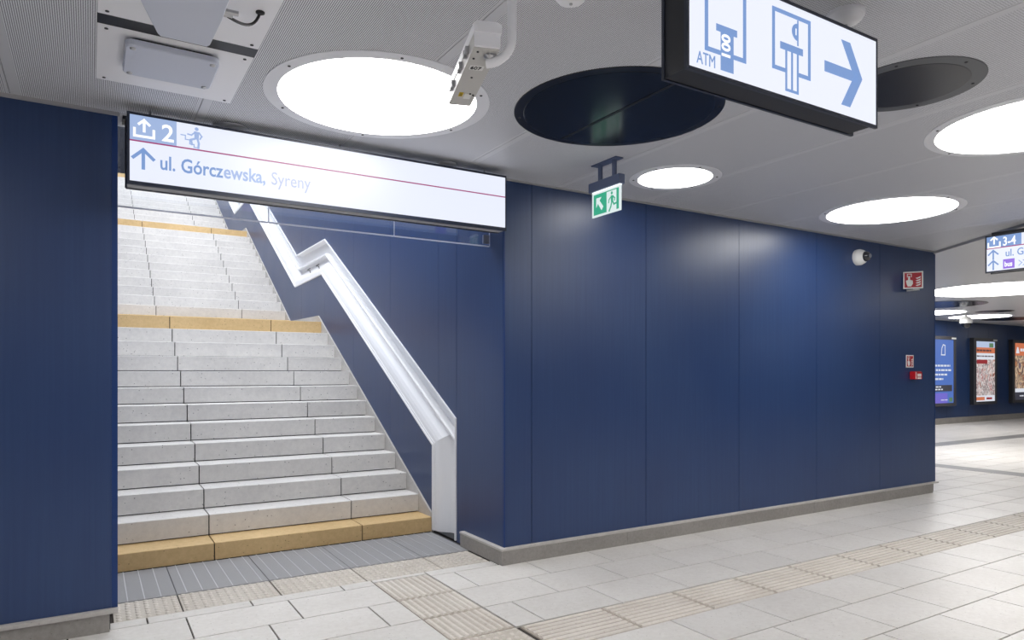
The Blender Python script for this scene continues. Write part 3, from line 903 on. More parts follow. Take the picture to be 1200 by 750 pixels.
# purple fields on the reverse, seen mirrored in the glass screen
for xa in (0.92, 2.42):
    box('reverse_field', 'print_purple', sg, xa, xa + 0.10, SY + 0.1288, SY + 0.130, SZ0 + 0.085, SZ0 + 0.17)
box('reverse_band', 'print_band', sg, SX0 + fw, SX1 - fw, SY + 0.1288, SY + 0.1296, SZ0 + 0.085, SZ0 + 0.105)

# ---- smoke curtain of clear glass behind the sign
gl = thing('glass_smoke_screen', 'clear glass smoke screen hanging behind the exit sign over the stairs', 'glass panel', (1.45, 4.85, 2.515))
for a, b in ((XL + 0.004, 1.03), (1.036, 1.93), (1.936, XS - 0.012)):
    MB().box(a, b, 4.846, 4.856, 2.515, ZC - 0.002).build('pane', 'glass', gl)
    MB().box(a, b, 4.844, 4.858, 2.507, 2.5155).build('pane_edge', 'glass_edge', gl)
for xa in (1.031, 1.931, XS - 0.014):
    MB().box(xa, xa + 0.005, 4.845, 4.857, 2.511, ZC - 0.002).build('pane_edge', 'glass_edge', gl)
MB().box(XS - 0.07, XS - 0.02, 4.838, 4.864, 2.53, 2.60).build('clamp', 'steel', gl)
# pole at the left reveal, behind the sign
cv = MB().tube([(0.20, 4.72, ZC), (0.20, 4.72, 2.60)], 0.022, 10).box(0.165, 0.235, 4.66, 4.78, ZC - 0.02, ZC - 0.001).build('cable_duct', 'black')
tag(cv, 'short black duct hanging between the left blue wall and the big exit sign', 'duct')

# ---- cash machine sign
AY, AX0, AX1, AZ0, AZ1, AD = 1.644, 1.680, 2.770, 2.503, 2.872, 0.118
at = thing('atm_sign', 'white backlit hanging sign with cash machine pictograms and an arrow to the right', 'sign', ((AX0 + AX1) / 2, AY + AD / 2, AZ0))
box('case', 'black', at, AX0 + 0.004, AX1 - 0.03, AY + 0.010, AY + AD - 0.008, AZ0 + 0.004, AZ1 - 0.004)
fr = MB()
for yy in ((AY, AY + 0.012), (AY + AD - 0.012, AY + AD)):
    fr.box(AX0, AX1, *yy, AZ0, AZ0 + 0.012); fr.box(AX0, AX1, *yy, AZ1 - 0.012, AZ1)
    fr.box(AX0, AX0 + 0.012, *yy, AZ0 + 0.012, AZ1 - 0.012); fr.box(AX1 - 0.007, AX1, *yy, AZ0 + 0.012, AZ1 - 0.012)
fr.build('frame', 'frame_navy', at)
fa = box('lit_face', 'sign_lit2', at, AX0 + 0.012, AX1 - 0.007, AY + 0.003, AY + 0.0098, AZ0 + 0.012, AZ1 - 0.012)
for hx in (1.80, 2.06):
    MB().tube([(hx, AY + 0.06, AZ1 - 0.01), (hx, AY + 0.06, ZC)], 0.012, 8).build('hanger', 'black', at)
ap = lambda u, v: sp(u, v, AY)
YQ = AY + 0.0028
p = plane_front(YQ)
# first pictogram: frame with a note coming out
x0, z0 = ap(826.5, 58); x1 = ap(875, 70)[0]; zt = 2.845
w = 0.016
zf = z0 + 0.008
p.stroke([(x0 + 0.10 * (x1 - x0) * 3.6, zf), (x0 + w / 2, zf), (x0 + w / 2, zt), (x1 - w / 2, zt), (x1 - w / 2, zf), (x0 + 0.68 * (x1 - x0), zf)], w)
mx0, mx1 = x0 + 0.375 * (x1 - x0), x0 + 0.685 * (x1 - x0)
zs = ap(851, 31)[1]
p.rect(mx0 - 0.022, mx1 + 0.018, zs - 0.024, zs)
p.rect(mx0, mx1, zf - 0.058, zs - 0.02)
p.rect(mx0 - 0.01, mx0 + 0.02, zs + 0.135, zs + 0.20); p.rect(mx0 + 0.06, mx0 + 0.085, zs + 0.125, zs + 0.20)
p.rect(mx0 - 0.01, mx0 + 0.085, zs + 0.18, zs + 0.20)
p.build('note_pictogram', 'print_blue', fa)
text('note_value', '100', 0.058, 'print_white', fa, (0, 0, 1), (-1, 0, 0), (mx1 - 0.019, YQ - 0.0015, zf - 0.018), 0.0018)
text('lettering', 'ATM', 0.060, 'print_blue', fa, X_, Z_, (ap(817, 70)[0], YQ - 0.0005, ap(817, 72)[1] - 0.002), 0, xs=0.74)
# second pictogram: frame with coin slot and receipt
p = plane_front(YQ)
x0, z0 = ap(905.5, 77.5); x1, z1 = ap(950.5, 94); zt = ap(905.5, 6)[1]
w = 0.015; zf = ap(912, 79)[1]
p.stroke([(x0 + 0.33 * (x1 - x0), zf), (x0 + w / 2, zf), (x0 + w / 2, zt - w / 2), (x1 - w / 2, zt - w / 2), (x1 - w / 2, zf), (x0 + 0.72 * (x1 - x0), zf)], w)
sx0, zs = ap(915, 51); sx1 = ap(941.5, 61)[0]; zs = ap(928, 56.5)[1] + 0.012
p.rect(sx0, sx1, zs - 0.026, zs)
rx0, rx1 = ap(921, 70)[0], ap(936.5, 70)[0]; zr = ap(929, 107)[1]
rw = 0.010
p.stroke([(rx0 + rw / 2, zs - 0.02), (rx0 + rw / 2, zr), (rx1 - rw / 2, zr), (rx1 - rw / 2, zs - 0.02)], rw)
p.stroke([((rx0 + rx1) / 2, zs - 0.02), ((rx0 + rx1) / 2, zr)], rw)
cxx = ap(935.5, 38)[0]; cz = ap(933, 37)[1]
p.rect(cxx - 0.003, cxx + 0.004, cz - 0.05, cz + 0.045)
p.poly([(cxx, cz + 0.032)] + [(cxx - 0.034 * math.sin(q), cz + 0.032 * math.cos(q)) for q in [math.pi * k / 12 for k in range(1, 12)]] + [(cxx, cz - 0.032)])
p.build('receipt_pictogram', 'print_blue', fa)
text('coin_value', '1', 0.034, 'print_white', fa, X_, Z_, (cxx - 0.020, YQ - 0.0015, cz - 0.012), 0.0006)
p = plane_front(YQ)
axc, azc = ap(988, 84)
ar = ap(1011, 92)[0]; al = ap(967.5, 76)[0]
azc = ap(968, 77)[1]
p.stroke([(al + 0.018, azc), (ar - 0.055, azc)], 0.042)
p.poly([(ar - 0.140, azc + 0.128), (ar - 0.082, azc + 0.128), (ar, azc), (ar - 0.082, azc - 0.128), (ar - 0.140, azc - 0.128), (ar - 0.056, azc)])
p.build('arrow', 'print_blue', fa)

# ---- green emergency exit sign
EX = 3.17
ex = thing('emergency_exit_sign', 'small green running-man exit sign hanging from two grey posts', 'exit sign', (EX, 3.9, 2.4))
yA, yB = onX(697, 196, EX)[1], onX(725, 187, EX)[1]
MB().box(EX - 0.035, EX + 0.035, yB - 0.01, yA, ZC - 0.007, ZC).build('ceiling_plate', 'exit_housing', ex)
hy0 = onX(689.6, 216, EX - 0.02)[1]; hy1 = onX(725.6, 202, EX - 0.02)[1]
hz1 = onX(725.6, 202.5, EX - 0.02)[2]; hz0 = onX(725.6, 214, EX - 0.02)[2]
for yy in (onX(703.5, 200, EX)[1], onX(720, 195, EX)[1]):
    MB().box(EX - 0.012, EX + 0.012, yy - 0.012, yy + 0.012, hz1 - 0.005, ZC - 0.007).build('post', 'exit_housing', ex)
MB().bbox(EX - 0.022, EX + 0.035, hy1, hy0, hz0, hz1, 0.003).build('housing', 'exit_housing', ex)
py0 = onX(694.2, 240, EX)[1]; py1 = onX(730, 230, EX)[1]
pz0 = onX(694.2, 256, EX)[2]; pz1 = hz0
py1 = max(py1, hy1 + 0.005)
box('light_strip', 'exit_strip', ex, EX - 0.006, EX + 0.014, py1 + 0.004, py0 - 0.004, hz0 - 0.008, hz0)
ep = box('panel', 'exit_white', ex, EX - 0.002, EX + 0.006, py1, py0, pz0, pz1 - 0.009)
# pictures on the face towards -X : reading direction is -Y
pw, ph = py0 - py1, pz1 - 0.012 - pz0
E2 = Plane2((EX - 0.002, py0, pz0), (0, -1, 0), (0, 0, 1), 0.0008)
E2.rect(pw * 0.06, pw * 0.52, ph * 0.08, ph * 0.92); E2.rect(pw * 0.86, pw * 0.94, ph * 0.08, ph * 0.92); E2.rect(pw * 0.06, pw * 0.94, ph * 0.90, ph * 0.94)
E2.build('green_field', 'exit_green', ep)
E3 = Plane2((EX - 0.0027, py0, pz0), (0, -1, 0), (0, 0, 1), 0.0008)
k = ph
cx, cz = pw * 0.29, ph * 0.5
E3.poly([(cx - 0.25 * k, cz + 0.28 * k), (cx + 0.10 * k, cz + 0.28 * k), (cx - 0.03 * k, cz + 0.15 * k), (cx + 0.22 * k, cz - 0.14 * k), (cx + 0.10 * k, cz - 0.28 * k), (cx - 0.14 * k, cz + 0.04 * k), (cx - 0.25 * k, cz - 0.12 * k)])
E3.build('arrow', 'exit_white', ep)
E3 = Plane2((EX - 0.002, py0, pz0), (0, -1, 0), (0, 0, 1), 0.0008)
cx = pw * 0.70
E3.disc(cx, cz + 0.30 * k, 0.065 * k)
E3.poly([(cx - 0.06 * k, cz + 0.21 * k), (cx + 0.10 * k, cz + 0.19 * k), (cx + 0.08 * k, cz - 0.06 * k), (cx - 0.05 * k, cz - 0.04 * k)])
E3.stroke([(cx - 0.03 * k, cz + 0.17 * k), (cx - 0.17 * k, cz + 0.06 * k), (cx - 0.20 * k, cz - 0.06 * k)], 0.05 * k)
E3.stroke([(cx + 0.07 * k, cz + 0.16 * k), (cx + 0.19 * k, cz + 0.06 * k), (cx + 0.17 * k, cz - 0.03 * k)], 0.05 * k)
E3.stroke([(cx - 0.0 * k, cz - 0.05 * k), (cx - 0.06 * k, cz - 0.24 * k), (cx - 0.16 * k, cz - 0.40 * k)], 0.07 * k)
E3.stroke([(cx + 0.05 * k, cz - 0.05 * k), (cx + 0.14 * k, cz - 0.18 * k), (cx + 0.26 * k, cz - 0.16 * k)], 0.07 * k)
E3.build('running_person', 'exit_green', ep)

# ---- camera 607 on a bent pipe
CY = thing('box_camera', 'grey box security camera numbered 607 on a bent white ceiling pipe', 'camera', (1.2, 2.3, 2.6))


def at_depth(u, v, d):
    r = ray(u, v); return Vector((r[0] * d, r[1] * d, EYE + r[2] * d))


nb = at_depth(570.5, 57, 2.42)
fb = at_depth(538.5, 123.3, 2.42 * (HY - 57) / (HY - 123.3))
ca = (fb - nb); cl = ca.length; ca.normalize()
cr = ca.cross(Vector((0, 0, 1))).normalized(); cu = Vector((0, 0, 1))
hw = 0.046; hh = 0.078


def CP(a, r, u): return nb + ca * a + cr * r + cu * u


hb = MB()
hb.prism([CP(0, -hw, 0), CP(0, hw, 0), CP(0, hw * 1.02, hh * 0.75), CP(0, hw * 0.7, hh), CP(0, -hw * 0.7, hh), CP(0, -hw * 1.02, hh * 0.75)], ca * cl)
hb.build('housing', 'cctv', CY)
vb = MB()
vb.prism([CP(-0.02, -hw * 1.06, hh * 0.62), CP(-0.02, hw * 1.06, hh * 0.62), CP(-0.02, hw * 1.1, hh * 1.0), CP(-0.02, hw * 0.8, hh * 1.1), CP(-0.02, -hw * 0.8, hh * 1.1), CP(-0.02, -hw * 1.1, hh * 1.0)], ca * (cl + 0.02))
vb.build('sun_shield', 'white', CY)
MB().prism([CP(-0.012, -hw * 0.98, 0.002), CP(-0.012, hw * 0.98, 0.002), CP(-0.012, hw, hh * 0.72), CP(-0.012, -hw, hh * 0.72)], ca * 0.014).build('end_cap', 'white', CY)
for a in (0.10, 0.135, 0.23, 0.265, 0.40, 0.435):
    q = CP(a, -hw * 1.0, hh * 0.42)
    MB().prism([q + cu * -0.012 + ca * -0.009, q + cu * -0.012 + ca * 0.009, q + cu * 0.012 + ca * 0.009, q + cu * 0.012 + ca * -0.009], cr * -0.013).build('clip', 'steel', CY)
for a, r in ((0.03, -0.026), (0.085, -0.03), (0.245, -0.005), (0.40, 0.02), (0.41, 0.034)):
    MB().lathe(CP(a, r, 0), (0, 0, -1), [(0.0045, -0.002), (0.0045, 0.003), (0.002, 0.004)], 8).build('bolt', 'screw', CY)
# label, stickers (on the underside; read from below)
nl = MB().prism([CP(0.140, -0.030, 0), CP(0.140, 0.022, 0), CP(0.178, 0.022, 0), CP(0.178, -0.030, 0)], (0, 0, -0.001)).build('number_label', 'sign_white', CY)
text('number', '607', 0.034, 'ink', nl, tuple(cr), tuple(-ca), tuple(CP(0.171, -0.027, -0.0015)), 0.0006, xs=0.8)
ys = MB().prism([CP(0.395, -0.024, 0), CP(0.395, -0.007, 0), CP(0.435, -0.007, 0), CP(0.435, -0.024, 0)], (0, 0, -0.001)).build('yellow_sticker', 'yellow', CY)
MB().prism([CP(0.40, 0.0, 0), CP(0.40, 0.028, 0), CP(0.455, 0.028, 0), CP(0.455, 0.0, 0)], (0, 0, -0.001)).build('paper_sticker', 'sign_white', CY)
for zf in (0.405, 0.415, 0.424):
    MB().prism([CP(zf, -0.021, -0.001), CP(zf, -0.010, -0.001), CP(zf + 0.004, -0.010, -0.001), CP(zf + 0.004, -0.021, -0.001)], (0, 0, -0.0006)).build('sticker_mark', 'ink', ys)
m0 = CP(0.05, 0.022, 0)
MB().lathe(m0, (0, 0, -1), [(0.022, -0.002), (0.022, 0.008), (0.012, 0.012), (0.012, 0.03)], 14).build('swivel', 'steel', CY)
pd = 2.42
pA = m0 + Vector((0, 0, -0.028))
pC = at_depth(600, 45, 2.46)
pB = Vector((pC.x, pC.y, pA.z + 0.0))
pts = [pA + (pB - pA).normalized() * -0.012]
dirh = (pB - pA).normalized(); rad = 0.085
c0 = pB - dirh * rad
pts.append(c0)
for kx in range(1, 10):
    q = kx / 10 * math.pi / 2
    pts.append(c0 + dirh * rad * math.sin(q) + Vector((0, 0, rad * (1 - math.cos(q)))))
pts += [pB + Vector((0, 0, rad)), Vector((pB.x, pB.y, ZC))]
MB().tube(pts, 0.0165, 14).build('pipe', 'white', CY)
MB().lathe((pB.x, pB.y, ZC), (0, 0, -1), [(0.06, 0), (0.06, 0.006), (0.022, 0.03), (0.018, 0.04)], 24).build('ceiling_rose', 'white', CY)


# ---- little domes under the ceiling
def dome(x, y, r, h, label, name='smoke_detector', cat='detector', group=None):
    t = thing(name, label, cat, (x, y, ZC - h), group)
    MB().lathe((x, y, ZC), (0, 0, -1), [(r, 0), (r, h * 0.25), (r * 0.96, h * 0.4)], 32).build('base', 'white', t)
    MB().lathe((x, y, ZC), (0, 0, -1), [(r * 0.93, h * 0.38), (r * 0.88, h * 0.6), (r * 0.68, h * 0.85), (r * 0.35, h * 0.98), (0.001, h)], 32).build('cap', 'white', t)
    MB().lathe((x, y, ZC - h), (0, 0, -1), [(r * 0.09, -0.004), (r * 0.09, 0.004), (r * 0.03, 0.006)], 10).build('indicator', 'steel', t)


q = onZ(991, 21, ZC - 0.02); dome(q[0], q[1], 0.075, 0.05, 'white round detector on the ceiling just above the cash machine sign')
q = onZ(669, -9, ZC - 0.03); dome(q[0], q[1], 0.075, 0.075, 'white detector at the top edge between box camera and cash machine sign')
q = onZ(266, 147.5, ZC - 0.01); dome(q[0] + 0.03, 4.555, 0.105, 0.02, 'flat white detector peeking over the exit sign near its running figure')
q = onZ(524, 190, ZC - 0.01); dome(q[0] + 0.03, 4.53, 0.075, 0.02, 'flat white detector peeking over the right part of the exit sign')

# ---- white ceiling plates with radio boxes
PZ = ZC - 0.004


def plate(x0, x1, y0, y1, label):
    t = thing('ceiling_plate', label, 'plate', ((x0 + x1) / 2, (y0 + y1) / 2, PZ), )
    MB().bbox(x0, x1, y0, y1, PZ, ZC, 0.001).build('sheet', 'white', t)
    for (a, b) in ((x0 + 0.035, y0 + 0.035), (x1 - 0.035, y0 + 0.035), (x0 + 0.035, y1 - 0.035), (x1 - 0.035, y1 - 0.035)):
        MB().lathe((a, b, PZ), (0, 0, -1), [(0.008, 0), (0.008, 0.003), (0.003, 0.004)], 8).build('screw', 'screw', t)
    return t


plate(0.027, 0.672, 3.475, 4.135, 'white square ceiling plate carrying the flat pale box, nearest the left blue wall')
plate(0.027, 0.672, 2.74, 3.375, 'white ceiling plate at the top edge carrying the tapered grey box')
sl_ = tag(MB().box(0.027, 0.672, 3.377, 3.473, ZC - 0.0035, ZC - 0.0005).build('gap_strip', 'black'), 'dark slot between the two white ceiling plates', 'slot')
fb_ = thing('antenna_box', 'flat pale rectangular box with four bolts under the white ceiling plate', 'antenna', (0.34, 3.82, ZC - 0.05))
bz0 = ZC - 0.048
q = [onZ(*c_, bz0) for c_ in ((148, 54), (258, 73), (247, 104.5), (142, 88))]
bx0, bx1 = (q[0][0] + q[3][0]) / 2, (q[1][0] + q[2][0]) / 2
by0, by1 = (q[0][1] + q[1][1]) / 2, (q[2][1] + q[3][1]) / 2


def rounded(x0, x1, y0, y1, r, n=5):
    pts = []
    for (cx, cy, a0) in ((x1 - r, y1 - r, 0), (x0 + r, y1 - r, 90), (x0 + r, y0 + r, 180), (x1 - r, y0 + r, 270)):
        for k in range(n + 1):
            a = math.radians(a0 + 90 * k / n); pts.append((cx + r * math.cos(a), cy + r * math.sin(a)))
    return pts


def slab(name, m, parent, layers):
    mb = MB(); n = len(layers[0][0]); vs = []
    for pts, z in layers: vs += [(x, y, z) for x, y in pts]
    fs = [tuple(range(n - 1, -1, -1)), tuple(range(len(vs) - n, len(vs)))]
    for r in range(len(layers) - 1):
        for i in range(n):
            j = (i + 1) % n; fs.append((r * n + i, r * n + j, r * n + n + j, r * n + n + i))
    mb.add(vs, fs); return mb.build(name, m, parent)


slab('cover', 'dev', fb_, [(rounded(bx0, bx1, by0, by1, 0.035), PZ - 0.014), (rounded(bx0, bx1, by0, by1, 0.035), bz0 + 0.005), (rounded(bx0 + 0.005, bx1 - 0.005, by0 + 0.005, by1 - 0.005, 0.032), bz0)])
slab('spacer', 'black', fb_, [(rounded(bx0 + 0.02, bx1 - 0.02, by0 + 0.02, by1 - 0.02, 0.03), PZ), (rounded(bx0 + 0.02, bx1 - 0.02, by0 + 0.02, by1 - 0.02, 0.03), PZ - 0.014)])
for (a, b) in ((bx0 + 0.03, by0 + 0.03), (bx1 - 0.03, by0 + 0.03), (bx0 + 0.03, by1 - 0.03), (bx1 - 0.03, by1 - 0.03)):
    MB().lathe((a, b, bz0), (0, 0, -1), [(0.013, -0.001), (0.013, 0.004), (0.007, 0.007)], 12).build('bolt', 'steel', fb_)
tb = thing('radio_unit', 'tapered grey device box with a black cable on the ceiling plate at the top', 'device', (0.31, 3.0, ZC - 0.16))
tz = ZC - 0.15
q = [onZ(*c_, tz) for c_ in ((161, 0), (183, 44), (243, 55), (263, 8))]
c = q[2]; d = q[1]
fy = (q[1][1] + q[2][1]) / 2
xl, xr = q[1][0], q[2][0]
xl2, xr2 = q[0][0], q[3][0]
ol = [(xl + 0.012, fy), (xl, fy - 0.02), (xl2 - 0.02, fy - 0.36), (xl2 - 0.01, fy - 0.55), (xr2 + 0.01, fy - 0.55), (xr2 + 0.012, fy - 0.27), (xr + 0.01, fy - 0.02), (xr, fy)]
cxm = (xl + xr) / 2


def scl(pts, s, dy=0): return [(cxm + (x - cxm) * s, fy - 0.28 + (y - fy + 0.28) * s + dy) for x, y in pts]


slab('body', 'dev', tb, [(scl(ol, 0.90), ZC - 0.03), (scl(ol, 1.0), tz + 0.03), (scl(ol, 0.985), tz + 0.006), (scl(ol, 0.96), tz)])
slab('mounting', 'dev', tb, [(scl(ol, 0.6), PZ), (scl(ol, 0.6), ZC - 0.03)])
slab('raised_lid', 'dev', tb, [([(x, min(y, fy - 0.19)) for x, y in scl(ol, 0.93)], tz), ([(x, min(y, fy - 0.195)) for x, y in scl(ol, 0.91)], tz - 0.012)])
k0 = at_depth(263, 14, 2.9)
kx = xr2 + 0.0
conn = onZ(263, 13, tz + 0.03)
MB().tube([(conn[0] - 0.03, conn[1], tz + 0.03), (conn[0] + 0.05, conn[1] - 0.005, tz + 0.03)], 0.010, 10).build('connector', 'steel', tb)
ch = onZ(305, 14, PZ)
e_ = Vector((conn[0], conn[1] + 0.03, tz + 0.035))
h_ = Vector((ch[0], ch[1], PZ))
mid = (e_ + h_) / 2 + Vector((0.01, 0.05, -0.03))
pts = []
for k in range(13):
    t = k / 12
    pts.append(e_ * (1 - t) ** 3 + (e_ + Vector((0.06, 0.03, -0.01))) * 3 * t * (1 - t) ** 2 + (h_ + Vector((-0.01, 0.08, -0.06))) * 3 * t * t * (1 - t) + h_ * t ** 3)
MB().tube(pts, 0.006, 8).build('cable', 'cable', tb)
MB().lathe(e_, (1, 0.2, 0), [(0.012, -0.02), (0.012, 0.012), (0.008, 0.02), (0.008, 0.035)], 10).build('plug', 'steel', tb)
MB().lathe(h_, (0, 0, -1), [(0.018, 0), (0.018, 0.006), (0.010, 0.010)], 14).build('grommet', 'cable', tb)

# ---- things on the blue wall
wc = thing('dome_camera', 'small white dome camera on the blue wall near the ceiling', 'camera', (7.43, WF, 2.72))
q = onY(1004, 302, WF)
MB().lathe((q[0], WF, q[2]), (0.0, -1, 0), [(0.088, 0), (0.090, 0.02), (0.090, 0.045), (0.084, 0.052), (0.078, 0.075), (0.062, 0.098), (0.058, 0.104)], 32).build('body', 'sign_white', wc)
MB().lathe((q[0], WF, q[2]), (0, -1, 0), [(0.057, 0.10), (0.056, 0.115), (0.045, 0.14), (0.025, 0.155), (0.001, 0.16)], 28).build('dome', 'dome', wc)
MB().lathe((q[0], WF - 0.11, q[2]), (0, -1, 0), [(0.022, 0), (0.022, 0.053)], 16).build('lens', 'steel', wc)


def fire_print(O, Rv, w, h, parent, s):
    """red field with a hand on a button and flames, drawn on a plate; O = lower left corner"""
    Nv = Vector(Rv).cross(Vector((0, 0, 1)))
    m_ = 0.07 * w
    p = Plane2(O, Rv, (0, 0, 1), 0.001); p.rect(m_, w - m_, m_, h - m_); fld = p.build('red_field', 'dark_red', parent)
    p = Plane2(Vector(O) + Nv * 0.001, Rv, (0, 0, 1), 0.001)
    cx, cz = 0.31 * w, 0.38 * h
    p.poly([(cx - 0.17 * s, cz + 0.10 * s), (cx - 0.07 * s, cz + 0.13 * s), (cx - 0.05 * s, cz + 0.36 * s), (cx + 0.03 * s, cz + 0.36 * s), (cx + 0.04 * s, cz + 0.14 * s), (cx + 0.17 * s, cz + 0.09 * s), (cx + 0.18 * s, cz - 0.10 * s), (cx + 0.09 * s, cz - 0.24 * s), (cx - 0.08 * s, cz - 0.24 * s), (cx - 0.14 * s, cz - 0.08 * s)])
    p.stroke([(cx - 0.10 * s, cz + 0.30 * s), (cx - 0.10 * s, cz + 0.47 * s), (cx + 0.10 * s, cz + 0.47 * s), (cx + 0.10 * s, cz + 0.30 * s)], 0.035 * s)
    p.build('hand_pictogram', 'sign_white', parent)
    p = Plane2(Vector(O) + Nv * 0.001, Rv, (0, 0, 1), 0.001)
    fx = 0.75 * w
    for k in range(4):
        zz = (0.17 + 0.14 * k) * h
        p.poly([(fx - 0.13 * s, zz + 0.02 * h), (fx - 0.05 * s, zz - 0.03 * h), (fx + 0.11 * s, zz + 0.03 * h), (fx + 0.13 * s, zz + 0.13 * h), (fx + 0.0 * s, zz + 0.06 * h)])
    p.build('flame_pictogram', 'sign_white', parent)


# the upper one stands off the wall as a shallow V, one wing turned to the camera
a = onY(1057.2, 319.0, WF); b = onY(1057.2, 338.8, WF)
fz0_, fz1_ = b[2], a[2]
w_ = 0.208; Rv = Vector((0.54, -0.8417, 0)); Rb = Vector((0.54, 0.8417, 0))
P0 = Vector((a[0], WF - 0.012, fz0_)); P1 = P0 + Rv * w_
fs1 = thing('fire_alarm_sign', 'red and white fire alarm sign standing off the blue wall high up', 'sign', (P1.x, WF, fz0_))
hv = Vector((0, 0, fz1_ - fz0_)); Nv = Rv.cross(Vector((0, 0, 1))); Nb = Rb.cross(Vector((0, 0, 1)))
wing = MB().prism([P0, P1, P1 + hv, P0 + hv], -Nv * 0.004).build('wing', 'sign_white', fs1)
wing2 = MB().prism([P1 + Rb * 0.004, P1 + Rb * w_, P1 + Rb * w_ + hv, P1 + Rb * 0.004 + hv], -Nb * 0.004).build('wing', 'sign_white', fs1)
fire_print(P0, Rv, w_, hv.z, wing, w_)
MB().box(P1.x - 0.02, P1.x + 0.01, WF - 0.14, WF - 0.0005, fz0_ - 0.02, fz0_ - 0.001).build('bracket', 'sign_white', fs1)
a = onY(1061.6, 416.0, WF); b = onY(1070, 430.6, WF)
fs2 = thing('fire_alarm_sign', 'small flat fire alarm sign on the blue wall above the red call point', 'sign', ((a[0] + b[0]) / 2, WF, b[2]))
pl = MB().box(a[0], b[0], WF - 0.006, WF - 0.0005, b[2], a[2]).build('plate', 'sign_white', fs2)
fire_print((a[0], WF - 0.006, b[2]), (1, 0, 0), b[0] - a[0], a[2] - b[2], pl, b[0] - a[0])
a = onY(1063, 435.2, WF); b = onY(1073.5, 444.5, WF)
cp = thing('fire_call_point', 'small red fire call point on the blue wall', 'call point', ((a[0] + b[0]) / 2, WF, b[2]))
MB().bbox(a[0] + 0.05, b[0], WF - 0.07, WF - 0.0005, b[2], a[2], 0.006).build('body', 'red', cp)
MB().bbox(a[0] + 0.062, b[0] - 0.008, WF - 0.078, WF - 0.069, b[2] + 0.008, a[2] - 0.008, 0.002).build('front_cover', 'sign_white', cp)
p = plane_front(WF - 0.0782)
w = b[0] - a[0] - 0.07; xx = a[0] + 0.062; zz = b[2] + 0.008; hh_ = a[2] - b[2] - 0.016
p.rect(xx, xx + w, zz + hh_ * 0.75, zz + hh_); p.rect(xx, xx + w * 0.15, zz, zz + hh_); p.rect(xx + w * 0.85, xx + w, zz, zz + hh_); p.rect(xx, xx + w, zz + 0.2 * hh_, zz + 0.3 * hh_)
p.build('red_print', 'red', cp)

# ---- exit 3-4 sign further down the hall (faces the camera's left)
FX = 7.95
fs_ = thing('exit_sign_board', 'white backlit sign for exits 3-4 with a purple bus field at the right edge', 'sign', (FX, 2.6, 2.52))
fy1 = onX(1154.6, 300, FX)[1]; fy0 = fy1 - 1.75
fz1 = onX(1155.2, 277, FX)[2]; fz0 = onX(1155, 320.5, FX)[2]
box('case', 'black', fs_, FX + 0.004, FX + 0.12, fy0, fy1 - 0.035, fz0 + 0.004, fz1)
fr = MB()
for xx in ((FX - 0.004, FX + 0.012), (FX + 0.112, FX + 0.128)):
    fr.box(*xx, fy0, fy1, fz0, fz0 + 0.016); fr.box(*xx, fy0, fy1, fz1 - 0.016, fz1)
    fr.box(*xx, fy0, fy0 + 0.014, fz0 + 0.016, fz1 - 0.016); fr.box(*xx, fy1 - 0.014, fy1, fz0 + 0.016, fz1 - 0.016)
fr.build('frame', 'frame_navy', fs_)
ff = box('lit_face', 'sign_lit', fs_, FX, FX + 0.0038, fy0 + 0.014, fy1 - 0.014, fz0 + 0.016, fz1 - 0.016)
box('top_rail', 'black', fs_, FX + 0.02, FX + 0.10, fy0 - 0.2, fy1 - 0.05, fz1, fz1 + 0.03)
for yy in (fy0 + 0.3, fy1 - 0.4):
    MB().tube([(FX + 0.06, yy, fz1), (FX + 0.06, yy, ZC - 0.03)], 0.012, 8).build('hanger', 'black', fs_)
PF = lambda d=0.0: Plane2((FX - d, fy1, fz0), (0, -1, 0), (0, 0, 1), 0.001)
fh = fz1 - fz0


def fp(u, v):
    q = onX(u, v, FX); return (fy1 - q[1], q[2] - fz0)


zl = fp(1156, 292.2)[1]
p = PF(); p.rect(0.014, fp(1197, 275)[0], zl + 0.004, fh - 0.016); p.build('header_band', 'print_blue', ff)
p = PF(0.0006); p.rect(0.014, 1.73, zl - 0.005, zl + 0.005); p.build('maroon_line', 'print_line', ff)
hm = (zl + fh - 0.016) / 2
p = PF(0.0012); exit_symbol(p, fp(1165, 285)[0], hm, 0.115); p.build('exit_symbol', 'print_white', ff)
RY = (0, -1, 0)
text('number', '3-4', 0.125, 'print_white', ff, RY, Z_, (FX - 0.0018, fy1 - fp(1175, 285)[0], fz0 + hm - 0.045), 0.002, xs=0.72)
p = PF(); arrow_up(p, fp(1164, 298)[0], fp(1164, 298.5)[1], 0.10); arrow_up(p, fp(1164, 310)[0], fp(1164, 310.5)[1], 0.10); p.build('arrow', 'print_blue', ff)
text('lettering', 'ul. Górczewska', 0.10, 'print_blue', ff, RY, Z_, (FX - 0.0006, fy1 - fp(1178, 300)[0], fz0 + fp(1178, 300.5)[1]), 0.0015, xs=0.85)
q0 = fp(1175.5, 304); q1 = fp(1189, 314.5)
p = PF(); p.rect(q0[0], q1[0], fp(1176, 315)[1], fp(1176, 304)[1]); p.build('bus_field', 'print_purple', ff)
text('bus_lettering', 'bus', 0.07, 'print_white', ff, RY, Z_, (FX - 0.0014, fy1 - q0[0] - 0.012, fz0 + fp(1176, 315)[1] + 0.022), 0.002, xs=0.74)
p = PF()
for k in range(3):
    xx = fp(1194, 308)[0] + 0.038 * k; zc_ = fp(1194, 308)[1]
    p.stroke([(xx, zc_ + 0.026), (xx + 0.026, zc_), (xx, zc_ - 0.026)], 0.008)
p.build('chevrons', 'print_pale', ff)

